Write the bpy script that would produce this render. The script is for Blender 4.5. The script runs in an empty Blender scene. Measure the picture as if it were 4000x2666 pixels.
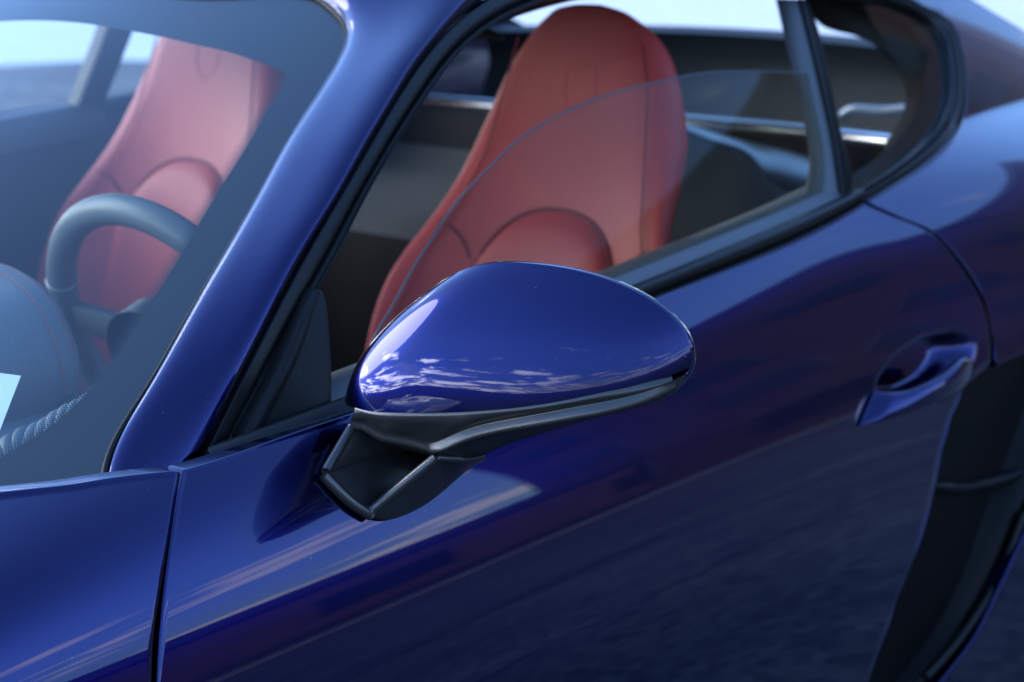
import bpy, math, random
import numpy as np
from mathutils import Vector, Matrix
random.seed(7)
scene = bpy.context.scene
COL = scene.collection

# ---------------------------------------------------------------- camera
cam_data = bpy.data.cameras.new("camera")
cam = bpy.data.objects.new("camera", cam_data)
COL.objects.link(cam)
scene.camera = cam
YAW, PITCH, ROLL = math.radians(38.5), math.radians(-13.5), math.radians(0.5)
fwd = Vector((math.cos(PITCH)*math.cos(YAW), math.cos(PITCH)*math.sin(YAW), math.sin(PITCH)))
right0 = fwd.cross(Vector((0, 0, 1))).normalized()
up0 = right0.cross(fwd)
right = right0*math.cos(ROLL) + up0*math.sin(ROLL)
up = up0*math.cos(ROLL) - right0*math.sin(ROLL)
m3 = Matrix((right, up, -fwd)).transposed()
cam.matrix_world = Matrix.Translation((-0.90, -1.82, 1.33)) @ m3.to_4x4()
cam_data.sensor_width = 36
cam_data.lens = 65
cam_data.clip_start = 0.05
cam_data.clip_end = 3000
cam_data.dof.use_dof = True
cam_data.dof.focus_distance = 1.42
cam_data.dof.aperture_fstop = 6.3

# ---------------------------------------------------------------- sky, sun, exposure
SUN_EL, SUN_AZ = math.radians(26), math.radians(116)      # azimuth from +x, counter-clockwise
world = bpy.data.worlds.new("World")
scene.world = world
world.use_nodes = True
wn, wl = world.node_tree.nodes, world.node_tree.links
wn.clear()
w_out = wn.new("ShaderNodeOutputWorld")
w_bg = wn.new("ShaderNodeBackground")
w_bg.inputs["Strength"].default_value = 0.15
sky = wn.new("ShaderNodeTexSky")
sky.sky_type = 'NISHITA'
sky.sun_disc = False
sky.sun_elevation = SUN_EL
sky.sun_rotation = math.radians(90) - SUN_AZ
sky.air_density = 1.0
sky.dust_density = 1.8
sky.altitude = 2600
sky.ozone_density = 5.5
tc = wn.new("ShaderNodeTexCoord")
sep = wn.new("ShaderNodeSeparateXYZ")
wl.new(tc.outputs["Generated"], sep.inputs[0])
def wmath(op, a, b=None, clamp=False):
    n = wn.new("ShaderNodeMath"); n.operation = op; n.use_clamp = clamp
    for i, v in enumerate((a, b)):
        if v is None: continue
        if isinstance(v, (int, float)): n.inputs[i].default_value = v
        else: wl.new(v, n.inputs[i])
    return n.outputs[0]
zpos = wmath('MAXIMUM', sep.outputs["Z"], 0.0)
den = wmath('ADD', zpos, 0.10)
cx = wmath('DIVIDE', sep.outputs["X"], den)
cy = wmath('DIVIDE', sep.outputs["Y"], den)
comb = wn.new("ShaderNodeCombineXYZ")
wl.new(cx, comb.inputs[0]); wl.new(cy, comb.inputs[1])
def wnoise(scale, detail, rough, off):
    mp = wn.new("ShaderNodeMapping"); mp.inputs["Location"].default_value = off
    wl.new(comb.outputs[0], mp.inputs[0])
    n = wn.new("ShaderNodeTexNoise"); n.inputs["Scale"].default_value = scale
    n.inputs["Detail"].default_value = detail; n.inputs["Roughness"].default_value = rough
    wl.new(mp.outputs[0], n.inputs["Vector"])
    return n.outputs["Fac"]
puff = wnoise(1.15, 10, 0.58, (-3.3, -15.8, 0))
veil = wnoise(0.35, 6, 0.62, (1.3, -2.2, 4))
# puffy clouds gather low over the horizon, thin veils higher up
lowb = wn.new("ShaderNodeMapRange"); lowb.inputs["From Min"].default_value = 0.03; lowb.inputs["From Max"].default_value = 0.55
lowb.inputs["To Min"].default_value = 0.035; lowb.inputs["To Max"].default_value = -0.17
wl.new(zpos, lowb.inputs["Value"])
pm = wn.new("ShaderNodeMapRange"); pm.interpolation_type = 'SMOOTHSTEP'
pm.inputs["From Min"].default_value = 0.50; pm.inputs["From Max"].default_value = 0.60
wl.new(wmath('ADD', puff, lowb.outputs[0]), pm.inputs["Value"])
vm = wn.new("ShaderNodeMapRange"); vm.interpolation_type = 'SMOOTHSTEP'
vm.inputs["From Min"].default_value = 0.46; vm.inputs["From Max"].default_value = 0.74
vm.inputs["To Max"].default_value = 0.10
wl.new(veil, vm.inputs["Value"])
cm = wmath('MAXIMUM', pm.outputs[0], vm.outputs[0], True)
cloud = wn.new("ShaderNodeRGB"); cloud.outputs[0].default_value = (20.0, 20.8, 22.0, 1)
# clouds glow towards the sun and are duller away from it
sd = wn.new("ShaderNodeVectorMath"); sd.operation = 'DOT_PRODUCT'
sd.inputs[1].default_value = (math.cos(SUN_EL)*math.cos(SUN_AZ), math.cos(SUN_EL)*math.sin(SUN_AZ), math.sin(SUN_EL))
wl.new(tc.outputs["Generated"], sd.inputs[0])
gpos = wmath('MULTIPLY', wmath('POWER', wmath('MAXIMUM', sd.outputs["Value"], 0.0), 1.6), 1.5)
gneg = wmath('MULTIPLY', wmath('POWER', wmath('MAXIMUM', wmath('MULTIPLY', sd.outputs["Value"], -1.0), 0.0), 1.4), 0.12)
glow_fac = wmath('ADD', wmath('ADD', gpos, gneg), 0.12)
cl2 = wn.new("ShaderNodeVectorMath"); cl2.operation = 'SCALE'
wl.new(cloud.outputs[0], cl2.inputs[0]); wl.new(glow_fac, cl2.inputs["Scale"])
mix = wn.new("ShaderNodeMix"); mix.data_type = 'RGBA'
wl.new(cm, mix.inputs["Factor"])
hz = wn.new("ShaderNodeMapRange"); hz.interpolation_type = 'SMOOTHSTEP'          # sky dimmed towards the horizon to weaken its reflection in the paint
hz.inputs["From Min"].default_value = 0.0; hz.inputs["From Max"].default_value = 0.5
hz.inputs["To Min"].default_value = 0.32; hz.inputs["To Max"].default_value = 1.0
wl.new(zpos, hz.inputs["Value"])
clear = wn.new("ShaderNodeVectorMath"); clear.operation = 'SCALE'
wl.new(sky.outputs[0], clear.inputs[0]); wl.new(hz.outputs[0], clear.inputs["Scale"])
wl.new(clear.outputs[0], mix.inputs[6]); wl.new(cl2.outputs[0], mix.inputs[7])
wl.new(mix.outputs[2], w_bg.inputs["Color"])
wl.new(w_bg.outputs[0], w_out.inputs[0])

sun_data = bpy.data.lights.new("sun", 'SUN')
sun_data.energy = 0.55
sun_data.angle = math.radians(38)
sun_data.color = (1.0, 0.975, 0.94)
sun = bpy.data.objects.new("sun", sun_data)
COL.objects.link(sun)
to_sun = Vector((math.cos(SUN_EL)*math.cos(SUN_AZ), math.cos(SUN_EL)*math.sin(SUN_AZ), math.sin(SUN_EL)))
sun.rotation_euler = to_sun.to_track_quat('Z', 'Y').to_euler()

vs = scene.view_settings
vs.view_transform = 'Standard'
vs.look = 'None'
vs.exposure = 2.2
vs.gamma = 1
vs.use_curve_mapping = False
scene.cycles.max_bounces = 10
scene.cycles.transparent_max_bounces = 16
scene.cycles.glossy_bounces = 6
scene.cycles.sample_clamp_indirect = 8

# ---------------------------------------------------------------- materials
def principled(name, base, rough=0.5, metal=0.0, coat=0.0, coat_rough=0.02, spec=0.5):
    m = bpy.data.materials.new(name); m.use_nodes = True
    b = m.node_tree.nodes["Principled BSDF"]
    b.inputs["Base Color"].default_value = (*base, 1)
    b.inputs["Roughness"].default_value = rough
    b.inputs["Metallic"].default_value = metal
    b.inputs["Coat Weight"].default_value = coat
    b.inputs["Coat Roughness"].default_value = coat_rough
    b.inputs["Specular IOR Level"].default_value = spec
    return m
def add_noise(m, scale, amount, bump=0.0, detail=4, dist=0.001, rough_var=0.0):
    """colour grain, fine relief and gloss variation from noise in object space"""
    nt = m.node_tree; b = nt.nodes["Principled BSDF"]
    t = nt.nodes.new("ShaderNodeTexCoord"); n = nt.nodes.new("ShaderNodeTexNoise")
    n.inputs["Scale"].default_value = scale; n.inputs["Detail"].default_value = detail
    nt.links.new(t.outputs["Object"], n.inputs["Vector"])
    col = b.inputs["Base Color"].default_value[:]
    if amount:
        r = nt.nodes.new("ShaderNodeMapRange")
        r.inputs["From Min"].default_value = .3; r.inputs["From Max"].default_value = .7
        r.inputs["To Min"].default_value = 1-amount; r.inputs["To Max"].default_value = 1+amount
        nt.links.new(n.outputs["Fac"], r.inputs["Value"])
        v = nt.nodes.new("ShaderNodeVectorMath"); v.operation = 'SCALE'
        v.inputs[0].default_value = col[:3]
        nt.links.new(r.outputs[0], v.inputs["Scale"]); nt.links.new(v.outputs[0], b.inputs["Base Color"])
    if rough_var:
        r = nt.nodes.new("ShaderNodeMapRange"); r0 = b.inputs["Roughness"].default_value
        r.inputs["To Min"].default_value = r0-rough_var; r.inputs["To Max"].default_value = r0+rough_var
        nt.links.new(n.outputs["Fac"], r.inputs["Value"]); nt.links.new(r.outputs[0], b.inputs["Roughness"])
    if bump:
        bp = nt.nodes.new("ShaderNodeBump"); bp.inputs["Strength"].default_value = bump; bp.inputs["Distance"].default_value = dist
        nt.links.new(n.outputs["Fac"], bp.inputs["Height"]); nt.links.new(bp.outputs[0], b.inputs["Normal"])
    return m
def glass(name, tint, gloss_tint=(1, 1, 1), ior=1.5, faces=1.25):
    m = bpy.data.materials.new(name); m.use_nodes = True
    nt = m.node_tree; nt.nodes.clear()
    o = nt.nodes.new("ShaderNodeOutputMaterial"); mx = nt.nodes.new("ShaderNodeMixShader")
    tr = nt.nodes.new("ShaderNodeBsdfTransparent"); tr.inputs[0].default_value = (*tint, 1)
    gl = nt.nodes.new("ShaderNodeBsdfGlossy"); gl.inputs["Roughness"].default_value = 0.0; gl.inputs["Color"].default_value = (*gloss_tint, 1)
    g = nt.nodes.new("ShaderNodeNewGeometry"); dp = nt.nodes.new("ShaderNodeVectorMath"); dp.operation = 'DOT_PRODUCT'
    nt.links.new(g.outputs["Normal"], dp.inputs[0]); nt.links.new(g.outputs["Incoming"], dp.inputs[1])
    def mt(op, a, b=0.0):
        n = nt.nodes.new("ShaderNodeMath"); n.operation = op
        for i, v in enumerate((a, b)):
            if isinstance(v, (int, float)): n.inputs[i].default_value = v
            else: nt.links.new(v, n.inputs[i])
        return n.outputs[0]
    # two-sided Schlick reflectance of a thin pane (both faces reflect)
    one_m = mt('SUBTRACT', 1.0, mt('ABSOLUTE', dp.outputs["Value"]))
    f0 = faces*((ior-1)/(ior+1))**2
    fr = mt('ADD', mt('MULTIPLY', mt('POWER', one_m, 5.0), 1-f0), f0)
    nt.links.new(fr, mx.inputs[0]); nt.links.new(tr.outputs[0], mx.inputs[1])
    nt.links.new(gl.outputs[0], mx.inputs[2]); nt.links.new(mx.outputs[0], o.inputs[0])
    return m

PAINT = principled("blue_metallic_paint", (0.0005, 0.0020, 0.082), 0.22, 1.0, 1.0, 0.006)
def paint_detail(m):
    """sparse dust specks and a faint orange peel in the lacquer"""
    nt = m.node_tree; b = nt.nodes["Principled BSDF"]; t = nt.nodes.new("ShaderNodeTexCoord")
    v = nt.nodes.new("ShaderNodeTexVoronoi"); v.inputs["Scale"].default_value = 130
    nt.links.new(t.outputs["Object"], v.inputs["Vector"])
    def mt(op, a, c):
        n = nt.nodes.new("ShaderNodeMath"); n.operation = op
        for i, x in enumerate((a, c)):
            if isinstance(x, (int, float)): n.inputs[i].default_value = x
            else: nt.links.new(x, n.inputs[i])
        return n.outputs[0]
    sp = nt.nodes.new("ShaderNodeSeparateColor"); nt.links.new(v.outputs["Color"], sp.inputs[0])
    mask = mt('MULTIPLY', mt('LESS_THAN', v.outputs["Distance"], 0.085), mt('GREATER_THAN', sp.outputs[0], 0.93))
    mx = nt.nodes.new("ShaderNodeMix"); mx.data_type = 'RGBA'; mx.inputs[6].default_value = b.inputs["Base Color"].default_value
    mx.inputs[7].default_value = (0.16, 0.16, 0.18, 1); nt.links.new(mask, mx.inputs["Factor"]); nt.links.new(mx.outputs[2], b.inputs["Base Color"])
    nt.links.new(mt('SUBTRACT', 1.0, mask), b.inputs["Coat Weight"])
    n = nt.nodes.new("ShaderNodeTexNoise"); n.inputs["Scale"].default_value = 420; n.inputs["Detail"].default_value = 1
    nt.links.new(t.outputs["Object"], n.inputs["Vector"])
    bp = nt.nodes.new("ShaderNodeBump"); bp.inputs["Strength"].default_value = 0.012; bp.inputs["Distance"].default_value = 0.0001
    nt.links.new(n.outputs["Fac"], bp.inputs["Height"]); nt.links.new(bp.outputs[0], b.inputs["Coat Normal"])
    return m
paint_detail(PAINT)
BLACK_SATIN = add_noise(principled("satin_black_trim", (0.006, 0.007, 0.007), 0.34, spec=.25), 400, 0, 0.08, dist=.0003)
RUBBER = principled("black_rubber", (0.006, 0.006, 0.006), 0.5, spec=.25)
GRAIN = add_noise(principled("grained_black_plastic", (0.009, 0.010, 0.010), 0.42, spec=.2), 900, .12, 0.35, dist=.0004)
DUCT = principled("duct_plastic", (0.004, 0.0045, 0.005), 0.5, spec=.15)
MIRROR_BLACK = add_noise(principled("mirror_base_plastic", (0.020, 0.021, 0.021), 0.30, spec=1.0), 900, .12, 0.3, dist=.0004)
SHADOW = principled("shade_and_gap_black", (0.003, 0.003, 0.0035), 0.6, spec=.12)  # near-black stand-in for shade behind openings; also hidden panels and pillar cover
LEATHER = add_noise(principled("red_leather", (0.46, 0.060, 0.056), 0.48, spec=.3), 260, .05, 0.25, dist=.0006)
SEAM = principled("red_seam", (0.20, 0.022, 0.022), 0.7)
DASH = add_noise(principled("dark_dash_leather", (0.020, 0.022, 0.026), 0.5), 500, .1, 0.3, dist=.0005)
DASH_L = add_noise(principled("grey_dash_leather", (0.10, 0.11, 0.115), 0.42), 400, .08, 0.25, dist=.0005)
DASH_TOP = add_noise(principled("veiled_dash_leather", (0.18, 0.195, 0.215), 0.5), 500, .1, 0.3, dist=.0005)  # lightened to put the windscreen's pale veil into the leather colour
DOOR_CARD = add_noise(principled("door_card_leather", (0.07, 0.075, 0.085), 0.55), 400, .1, 0.2, dist=.0005)
TEAL_DARK = principled("dark_tailgate_trim", (0.022, 0.032, 0.036), 0.6, spec=.3)
STITCH = principled("red_thread", (0.45, 0.16, 0.16), 0.7)
CARPET = add_noise(principled("charcoal_carpet", (0.018, 0.019, 0.02), 0.95), 700, .4, 0.6)
SHELF = add_noise(principled("grey_shelf_trim", (0.085, 0.092, 0.088), 0.7, spec=.3), 300, .1, 0.2)
SHELF_D = add_noise(principled("brown_grey_trim", (0.022, 0.021, 0.018), 0.7, spec=.2), 300, .1, 0.2)
ALU = principled("brushed_aluminium", (0.78, 0.79, 0.80), 0.22, 1.0)
SILVER = principled("silver_trim", (0.36, 0.40, 0.42), 0.28, 0.7)
HEADLINER = principled("dark_headliner", (0.015, 0.015, 0.015), 0.95)
FRIT = principled("black_ceramic_band", (0.004, 0.004, 0.005), 0.5)
WINDSCREEN = glass("windscreen_glass", (0.84, 0.94, 0.92), faces=2.0)
SIDE_GLASS = glass("green_side_glass", (0.80, 0.82, 0.74), faces=0.15)
GLASS_EDGE = principled("ground_glass_edge", (0.09, 0.10, 0.11), 0.3)
PAPER = principled("white_paper", (0.90, 0.90, 0.88), 0.8)
INK = principled("teal_ink", (0.10, 0.35, 0.36), 0.8)
MIRROR_GLASS = principled("mirror_glass", (0.8, 0.82, 0.85), 0.02, 1.0)

# ---------------------------------------------------------------- body surfaces
class Spl:
    """natural cubic spline"""
    def __init__(s,x,y):
        s.x=np.array(x,float);s.y=np.array(y,float);n=len(x);h=np.diff(s.x)
        A=np.eye(n);b=np.zeros(n)
        for i in range(1,n-1):
            A[i,i-1]=h[i-1];A[i,i]=2*(h[i-1]+h[i]);A[i,i+1]=h[i]
            b[i]=6*((s.y[i+1]-s.y[i])/h[i]-(s.y[i]-s.y[i-1])/h[i-1])
        s.m=np.linalg.solve(A,b)
    def __call__(s,t):
        t=np.clip(np.asarray(t,float),s.x[0],s.x[-1]);i=np.clip(np.searchsorted(s.x,t)-1,0,len(s.x)-2)
        h=s.x[i+1]-s.x[i];a=(s.x[i+1]-t)/h;b=(t-s.x[i])/h
        return a*s.y[i]+b*s.y[i+1]+((a**3-a)*s.m[i]+(b**3-b)*s.m[i+1])*h*h/6
# body side: height of the 45-degree shoulder along the car, outward tilt of the skin by height
shoulder=Spl([-1.2,-.6,-.3,-.1,.1,.35,.6,.85,1.05,1.35,1.65,2.3],[.815,.828,.846,.872,.893,.912,.925,.941,.952,.957,.951,.925])
tilt_low=Spl([.30,.45,.55,.65,.72,.765,.81],[-8,-4,-.5,5.5,10.6,14.3,18.2])
tilt_up=Spl([0,.35,.7,1.0,1.3,1.6,1.9,2.3],[18.2,24,33,45,60,72,79,83])
_zz=np.linspace(.30,.81,300);_tl=np.tan(np.radians(tilt_low(_zz)))
_lo=np.concatenate([[0],np.cumsum((_tl[1:]+_tl[:-1])/2*np.diff(_zz))]);_lo-=_lo[-1]
_ss=np.linspace(0,2.3,500);_tu=np.tan(np.radians(tilt_up(_ss)))
_hi=np.concatenate([[0],np.cumsum((_tu[1:]+_tu[:-1])/2*np.diff(_ss))])
flare=Spl([-1.2,-.5,-.1,.3,.9,1.1,1.3,1.6,1.9,2.3],[-.875,-.864,-.852,-.846,-.846,-.852,-.868,-.89,-.89,-.86])
def side_low(x,z):
    x=np.asarray(x,float);z=np.asarray(z,float);zb=shoulder(x);y0=flare(x);s=(z-.81)/(zb-.81)
    return np.where(z<.81,y0+np.interp(z,_zz,_lo),y0+(zb-.81)*np.interp(s,_ss,_hi)+np.maximum(s-2.3,0)*.6)
def side_glass(x,z):
    u=np.asarray(z,float)-.93
    return -.765+.45*u+.8*u*u+.05*((np.asarray(x,float)-.9)/.9)**2
def side(x,z,k=.012):
    a=side_low(x,z);b=side_glass(x,z)
    h=np.clip(.5+.5*(b-a)/k,0,1)
    return b*(1-h)+a*h-k*h*(1-h)
def screen_x(y,z): return -.40+2.5*(z-.88)+.65*y*y
# edge lines of the panels, in metres (x to the rear, y to the passenger side, z up)
CURVES = {
 'door_front': [[-0.0001,-0.7865,0.9011],[-0.0202,-0.8027,0.8881],[-0.0384,-0.8173,0.8732],[-0.0553,-0.8304,0.8555],[-0.0698,-0.8412,0.8358],[-0.0848,-0.8522,0.8081],[-0.095,-0.8603,0.7823],[-0.1268,-0.8788,0.7023],[-0.1586,-0.8886,0.6223],[-0.1903,-0.8913,0.5423],[-0.2221,-0.889,0.4623],[-0.2538,-0.8833,0.3823],[-0.2856,-0.8746,0.3023],[-0.3173,-0.8753,0.2223],[-0.3262,-0.8756,0.2]],
 'fender_rear': [[-0.005,-0.7851,0.9017],[-0.0217,-0.7996,0.8906],[-0.0367,-0.8122,0.8787],[-0.054,-0.8255,0.8627],[-0.069,-0.8361,0.846],[-0.0822,-0.8447,0.8284],[-0.0927,-0.8517,0.8105],[-0.1025,-0.8598,0.7847],[-0.1332,-0.8786,0.7047],[-0.1638,-0.8886,0.6247],[-0.1944,-0.8914,0.5447],[-0.225,-0.8892,0.4647],[-0.2557,-0.8836,0.3847],[-0.2863,-0.8749,0.3047],[-0.3169,-0.8753,0.2247],[-0.3264,-0.8756,0.2]],
 'fender_top': [[-0.75,-0.6218,0.868],[-0.6,-0.6492,0.873],[-0.45,-0.6723,0.882],[-0.3,-0.6909,0.895],[-0.2,-0.7111,0.903],[-0.1346,-0.7401,0.9071],[-0.1096,-0.7526,0.9068],[-0.0828,-0.7634,0.906],[-0.0648,-0.7686,0.9057],[-0.0329,-0.7775,0.9041],[-0.005,-0.7851,0.9017]],
 'door_top': [[-0.0001,-0.7865,0.9011],[0.0257,-0.788,0.9015],[0.0974,-0.7883,0.9045],[0.1782,-0.7888,0.9071],[0.2902,-0.7873,0.9116],[0.4523,-0.7831,0.9187],[0.6549,-0.7769,0.929],[0.7709,-0.7744,0.9353],[0.9137,-0.7709,0.9443],[1.0211,-0.7664,0.9537],[1.08,-0.7628,0.9604],[1.124,-0.7595,0.9663]],
 'door_rear': [[1.124,-0.7595,0.9663],[1.166,-0.7833,0.9463],[1.2002,-0.7977,0.9326],[1.2245,-0.8111,0.917],[1.2444,-0.8302,0.8882],[1.2607,-0.8467,0.857],[1.2705,-0.859,0.8283],[1.2693,-0.8688,0.7988],[1.2565,-0.8787,0.7589],[1.2006,-0.8794,0.7345],[1.1664,-0.8816,0.708],[1.1415,-0.885,0.6729],[1.1191,-0.8881,0.6236],[1.0825,-0.888,0.5571],[1.0394,-0.8849,0.5022],[0.999,-0.8784,0.4208],[0.9592,-0.8692,0.3408],[0.9195,-0.8632,0.2608],[0.8893,-0.8627,0.2]],
 'quarter_front': [[1.1399,-0.7599,0.9671],[1.1808,-0.7846,0.9462],[1.2161,-0.7993,0.9323],[1.2379,-0.8123,0.917],[1.2566,-0.8316,0.8877],[1.2741,-0.8482,0.8562],[1.2831,-0.8604,0.8276],[1.2845,-0.8709,0.7964],[1.2715,-0.8811,0.7547]],
 'intake_top': [[1.2715,-0.8811,0.7547],[1.3066,-0.8834,0.7581],[1.344,-0.8865,0.7591]],
 'quarter_low': [[1.3396,-0.9076,0.5111],[1.3155,-0.904,0.4811],[1.2922,-0.9002,0.4523],[1.2493,-0.892,0.3996],[1.185,-0.8825,0.3613],[1.0508,-0.8665,0.2813],[0.9166,-0.8631,0.2013],[0.8307,-0.8621,0.15]],
 'intake_lip': [[1.3567,-0.8979,0.5403],[1.3333,-0.8946,0.5013],[1.3109,-0.8908,0.4658],[1.2712,-0.8846,0.4298],[1.2319,-0.8786,0.4016],[1.148,-0.8682,0.3656]],
 'vane': [[1.1934,-0.8643,0.6108],[1.2453,-0.8693,0.5984],[1.3119,-0.8756,0.5898],[1.3847,-0.8822,0.5854]],
 'quarter_edge_a': [[1.139,-0.7591,0.9677],[1.2201,-0.7534,0.9784],[1.3115,-0.7459,0.99],[1.3844,-0.735,1.0005],[1.4554,-0.7186,1.0116]],
 'quarter_edge_b': [[1.5104,-0.7023,1.0202],[1.5545,-0.6861,1.0297],[1.584,-0.6746,1.0438],[1.6136,-0.66,1.0623]],
 'quarter_edge_c': [[1.6601,-0.6331,1.0952],[1.6891,-0.6114,1.121],[1.7072,-0.5937,1.1416],[1.708,-0.5832,1.1546]],
 'quarter_edge_d': [[1.6837,-0.5751,1.1675],[1.6425,-0.5692,1.1791],[1.6244,-0.5629,1.1884]],
 'quarter_inner': [[1.1194,-0.7377,0.9721],[1.1932,-0.7308,0.9808],[1.2733,-0.7215,0.9918],[1.3369,-0.7123,1.0026],[1.3979,-0.7013,1.0156],[1.4451,-0.6908,1.0281],[1.485,-0.6795,1.0418],[1.5182,-0.6692,1.0542],[1.544,-0.6585,1.0674],[1.581,-0.639,1.0913],[1.6134,-0.619,1.1149],[1.6301,-0.605,1.1315],[1.6307,-0.594,1.1454],[1.6173,-0.5829,1.1606],[1.5924,-0.5752,1.1726],[1.5534,-0.5694,1.1832],[1.5068,-0.5648,1.1927]],
 'pillar_outer': [[0.0496,-0.7432,0.8846],[0.0574,-0.742,0.8898],[0.0854,-0.734,0.9164],[0.1209,-0.7246,0.9451],[0.1516,-0.7152,0.9699],[0.1859,-0.7043,0.9961],[0.2536,-0.6824,1.0425],[0.2877,-0.6734,1.0607],[0.3458,-0.6516,1.0984],[0.4144,-0.6277,1.1361],[0.4777,-0.6029,1.1712],[0.5085,-0.5938,1.1838],[0.5747,-0.5737,1.2101],[0.6256,-0.5624,1.2246]],
 'frame_inner': [[0.0892,-0.7347,0.8913],[0.1212,-0.7274,0.9168],[0.155,-0.7191,0.9424],[0.1914,-0.709,0.9695],[0.2209,-0.7001,0.991],[0.2417,-0.6954,1.0026],[0.2647,-0.6893,1.0164],[0.2922,-0.6789,1.037],[0.3213,-0.6679,1.0576],[0.357,-0.6557,1.0794],[0.3991,-0.6412,1.1037],[0.476,-0.6163,1.1423],[0.5545,-0.5908,1.178],[0.5977,-0.5809,1.1916],[0.6448,-0.5718,1.2038],[0.6942,-0.565,1.2129],[0.7474,-0.5597,1.2201]],
 'screen_edge': [[-0.0335,-0.7291,0.8884],[-0.0231,-0.72,0.8959],[0.0472,-0.6863,0.9364],[0.1162,-0.6565,0.9744],[0.2308,-0.6065,1.0367],[0.2743,-0.5866,1.0602],[0.3493,-0.5515,1.1007],[0.4219,-0.5219,1.138],[0.4664,-0.5023,1.161],[0.5001,-0.4826,1.1795],[0.5205,-0.464,1.1922],[0.5321,-0.4474,1.2008],[0.5394,-0.431,1.2074],[0.5464,-0.4115,1.2146],[0.5514,-0.3924,1.2205]],
 'frit_inner': [[-0.0898,-0.6451,0.8943],[-0.0686,-0.6498,0.9011],[-0.0493,-0.6521,0.9081],[-0.0275,-0.6542,0.9161],[-0.0072,-0.6535,0.9245],[0.0091,-0.651,0.9319],[0.0263,-0.6478,0.9398],[0.0448,-0.6428,0.9489],[0.0952,-0.6228,0.9756],[0.1751,-0.5882,1.0185],[0.2072,-0.5731,1.0359],[0.2803,-0.5399,1.0747],[0.3467,-0.5097,1.1095],[0.3901,-0.4898,1.1321],[0.4091,-0.483,1.1414],[0.4191,-0.4774,1.1468],[0.4287,-0.4666,1.1533],[0.4319,-0.4541,1.1575],[0.4309,-0.4299,1.1627],[0.4284,-0.3844,1.1713],[0.4222,-0.3417,1.1769],[0.4171,-0.2938,1.1828],[0.4113,-0.2439,1.1875],[0.4059,-0.1854,1.1918],[0.3956,-0.1234,1.1927],[0.3808,-0.0648,1.1896],[0.37,-0.0313,1.1861]],
 'sail': [[0.0945,-0.7437,0.9],[0.1297,-0.7354,0.9276],[0.1732,-0.723,0.9623],[0.2068,-0.711,0.9909],[0.2162,-0.7081,0.9975],[0.2218,-0.7078,0.9988],[0.2258,-0.7097,0.9961],[0.2248,-0.7152,0.9859],[0.2167,-0.7257,0.9645],[0.2079,-0.736,0.9419],[0.1926,-0.7501,0.9069],[0.1617,-0.7485,0.904],[0.1282,-0.7464,0.9015]],
 'sail_bevel': [[0.0945,-0.7437,0.9],[0.1297,-0.7354,0.9276],[0.1732,-0.723,0.9623],[0.2068,-0.711,0.9909],[0.2162,-0.7081,0.9975]],
 'belt_top': [[0.0592,-0.7479,0.8956],[0.0953,-0.75,0.8995],[0.1568,-0.7534,0.9056],[0.1876,-0.755,0.9084],[0.2162,-0.7563,0.9112],[0.3213,-0.7603,0.921],[0.477,-0.7638,0.9348],[0.644,-0.7649,0.9475],[0.7879,-0.7627,0.9586],[0.9332,-0.7582,0.9689],[1.0435,-0.7525,0.9775],[1.0978,-0.7489,0.9823],[1.1321,-0.7462,0.9855]],
 'glass_top': [[0.2231,-0.7345,0.9024],[0.2422,-0.7317,0.9129],[0.284,-0.7205,0.9453],[0.3179,-0.712,0.9676],[0.3557,-0.7013,0.9927],[0.3967,-0.6907,1.0161],[0.4389,-0.6795,1.0387],[0.5061,-0.6658,1.0654],[0.5698,-0.6535,1.0876],[0.6311,-0.6451,1.1024],[0.7224,-0.637,1.1169],[0.815,-0.6324,1.1249],[0.8729,-0.6308,1.1276],[0.9392,-0.6289,1.1299],[1.0387,-0.6301,1.127],[1.1128,-0.6325,1.1218],[1.1938,-0.6367,1.1128]],
 'bp_left': [[1.2544,-0.5464,1.2011],[1.2153,-0.5834,1.1596],[1.1838,-0.6153,1.1204],[1.1549,-0.6462,1.0789],[1.132,-0.6713,1.042],[1.1049,-0.6936,1.006],[1.0696,-0.7091,0.9793],[1.0368,-0.7186,0.962]],
 'bp_mid': [[1.275,-0.5713,1.2014],[1.2379,-0.6084,1.1597],[1.2064,-0.6404,1.1205],[1.1765,-0.6714,1.0791],[1.1528,-0.6965,1.0422],[1.129,-0.719,1.0059],[1.1122,-0.7353,0.977],[1.1072,-0.7404,0.9674]],
 'bp_right': [[1.302,-0.567,1.2002],[1.2763,-0.6,1.163],[1.2469,-0.63,1.1268],[1.2186,-0.6573,1.0914],[1.1873,-0.6876,1.0481],[1.1732,-0.709,1.0139],[1.1642,-0.7192,0.9966],[1.1211,-0.7371,0.9653]],
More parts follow.
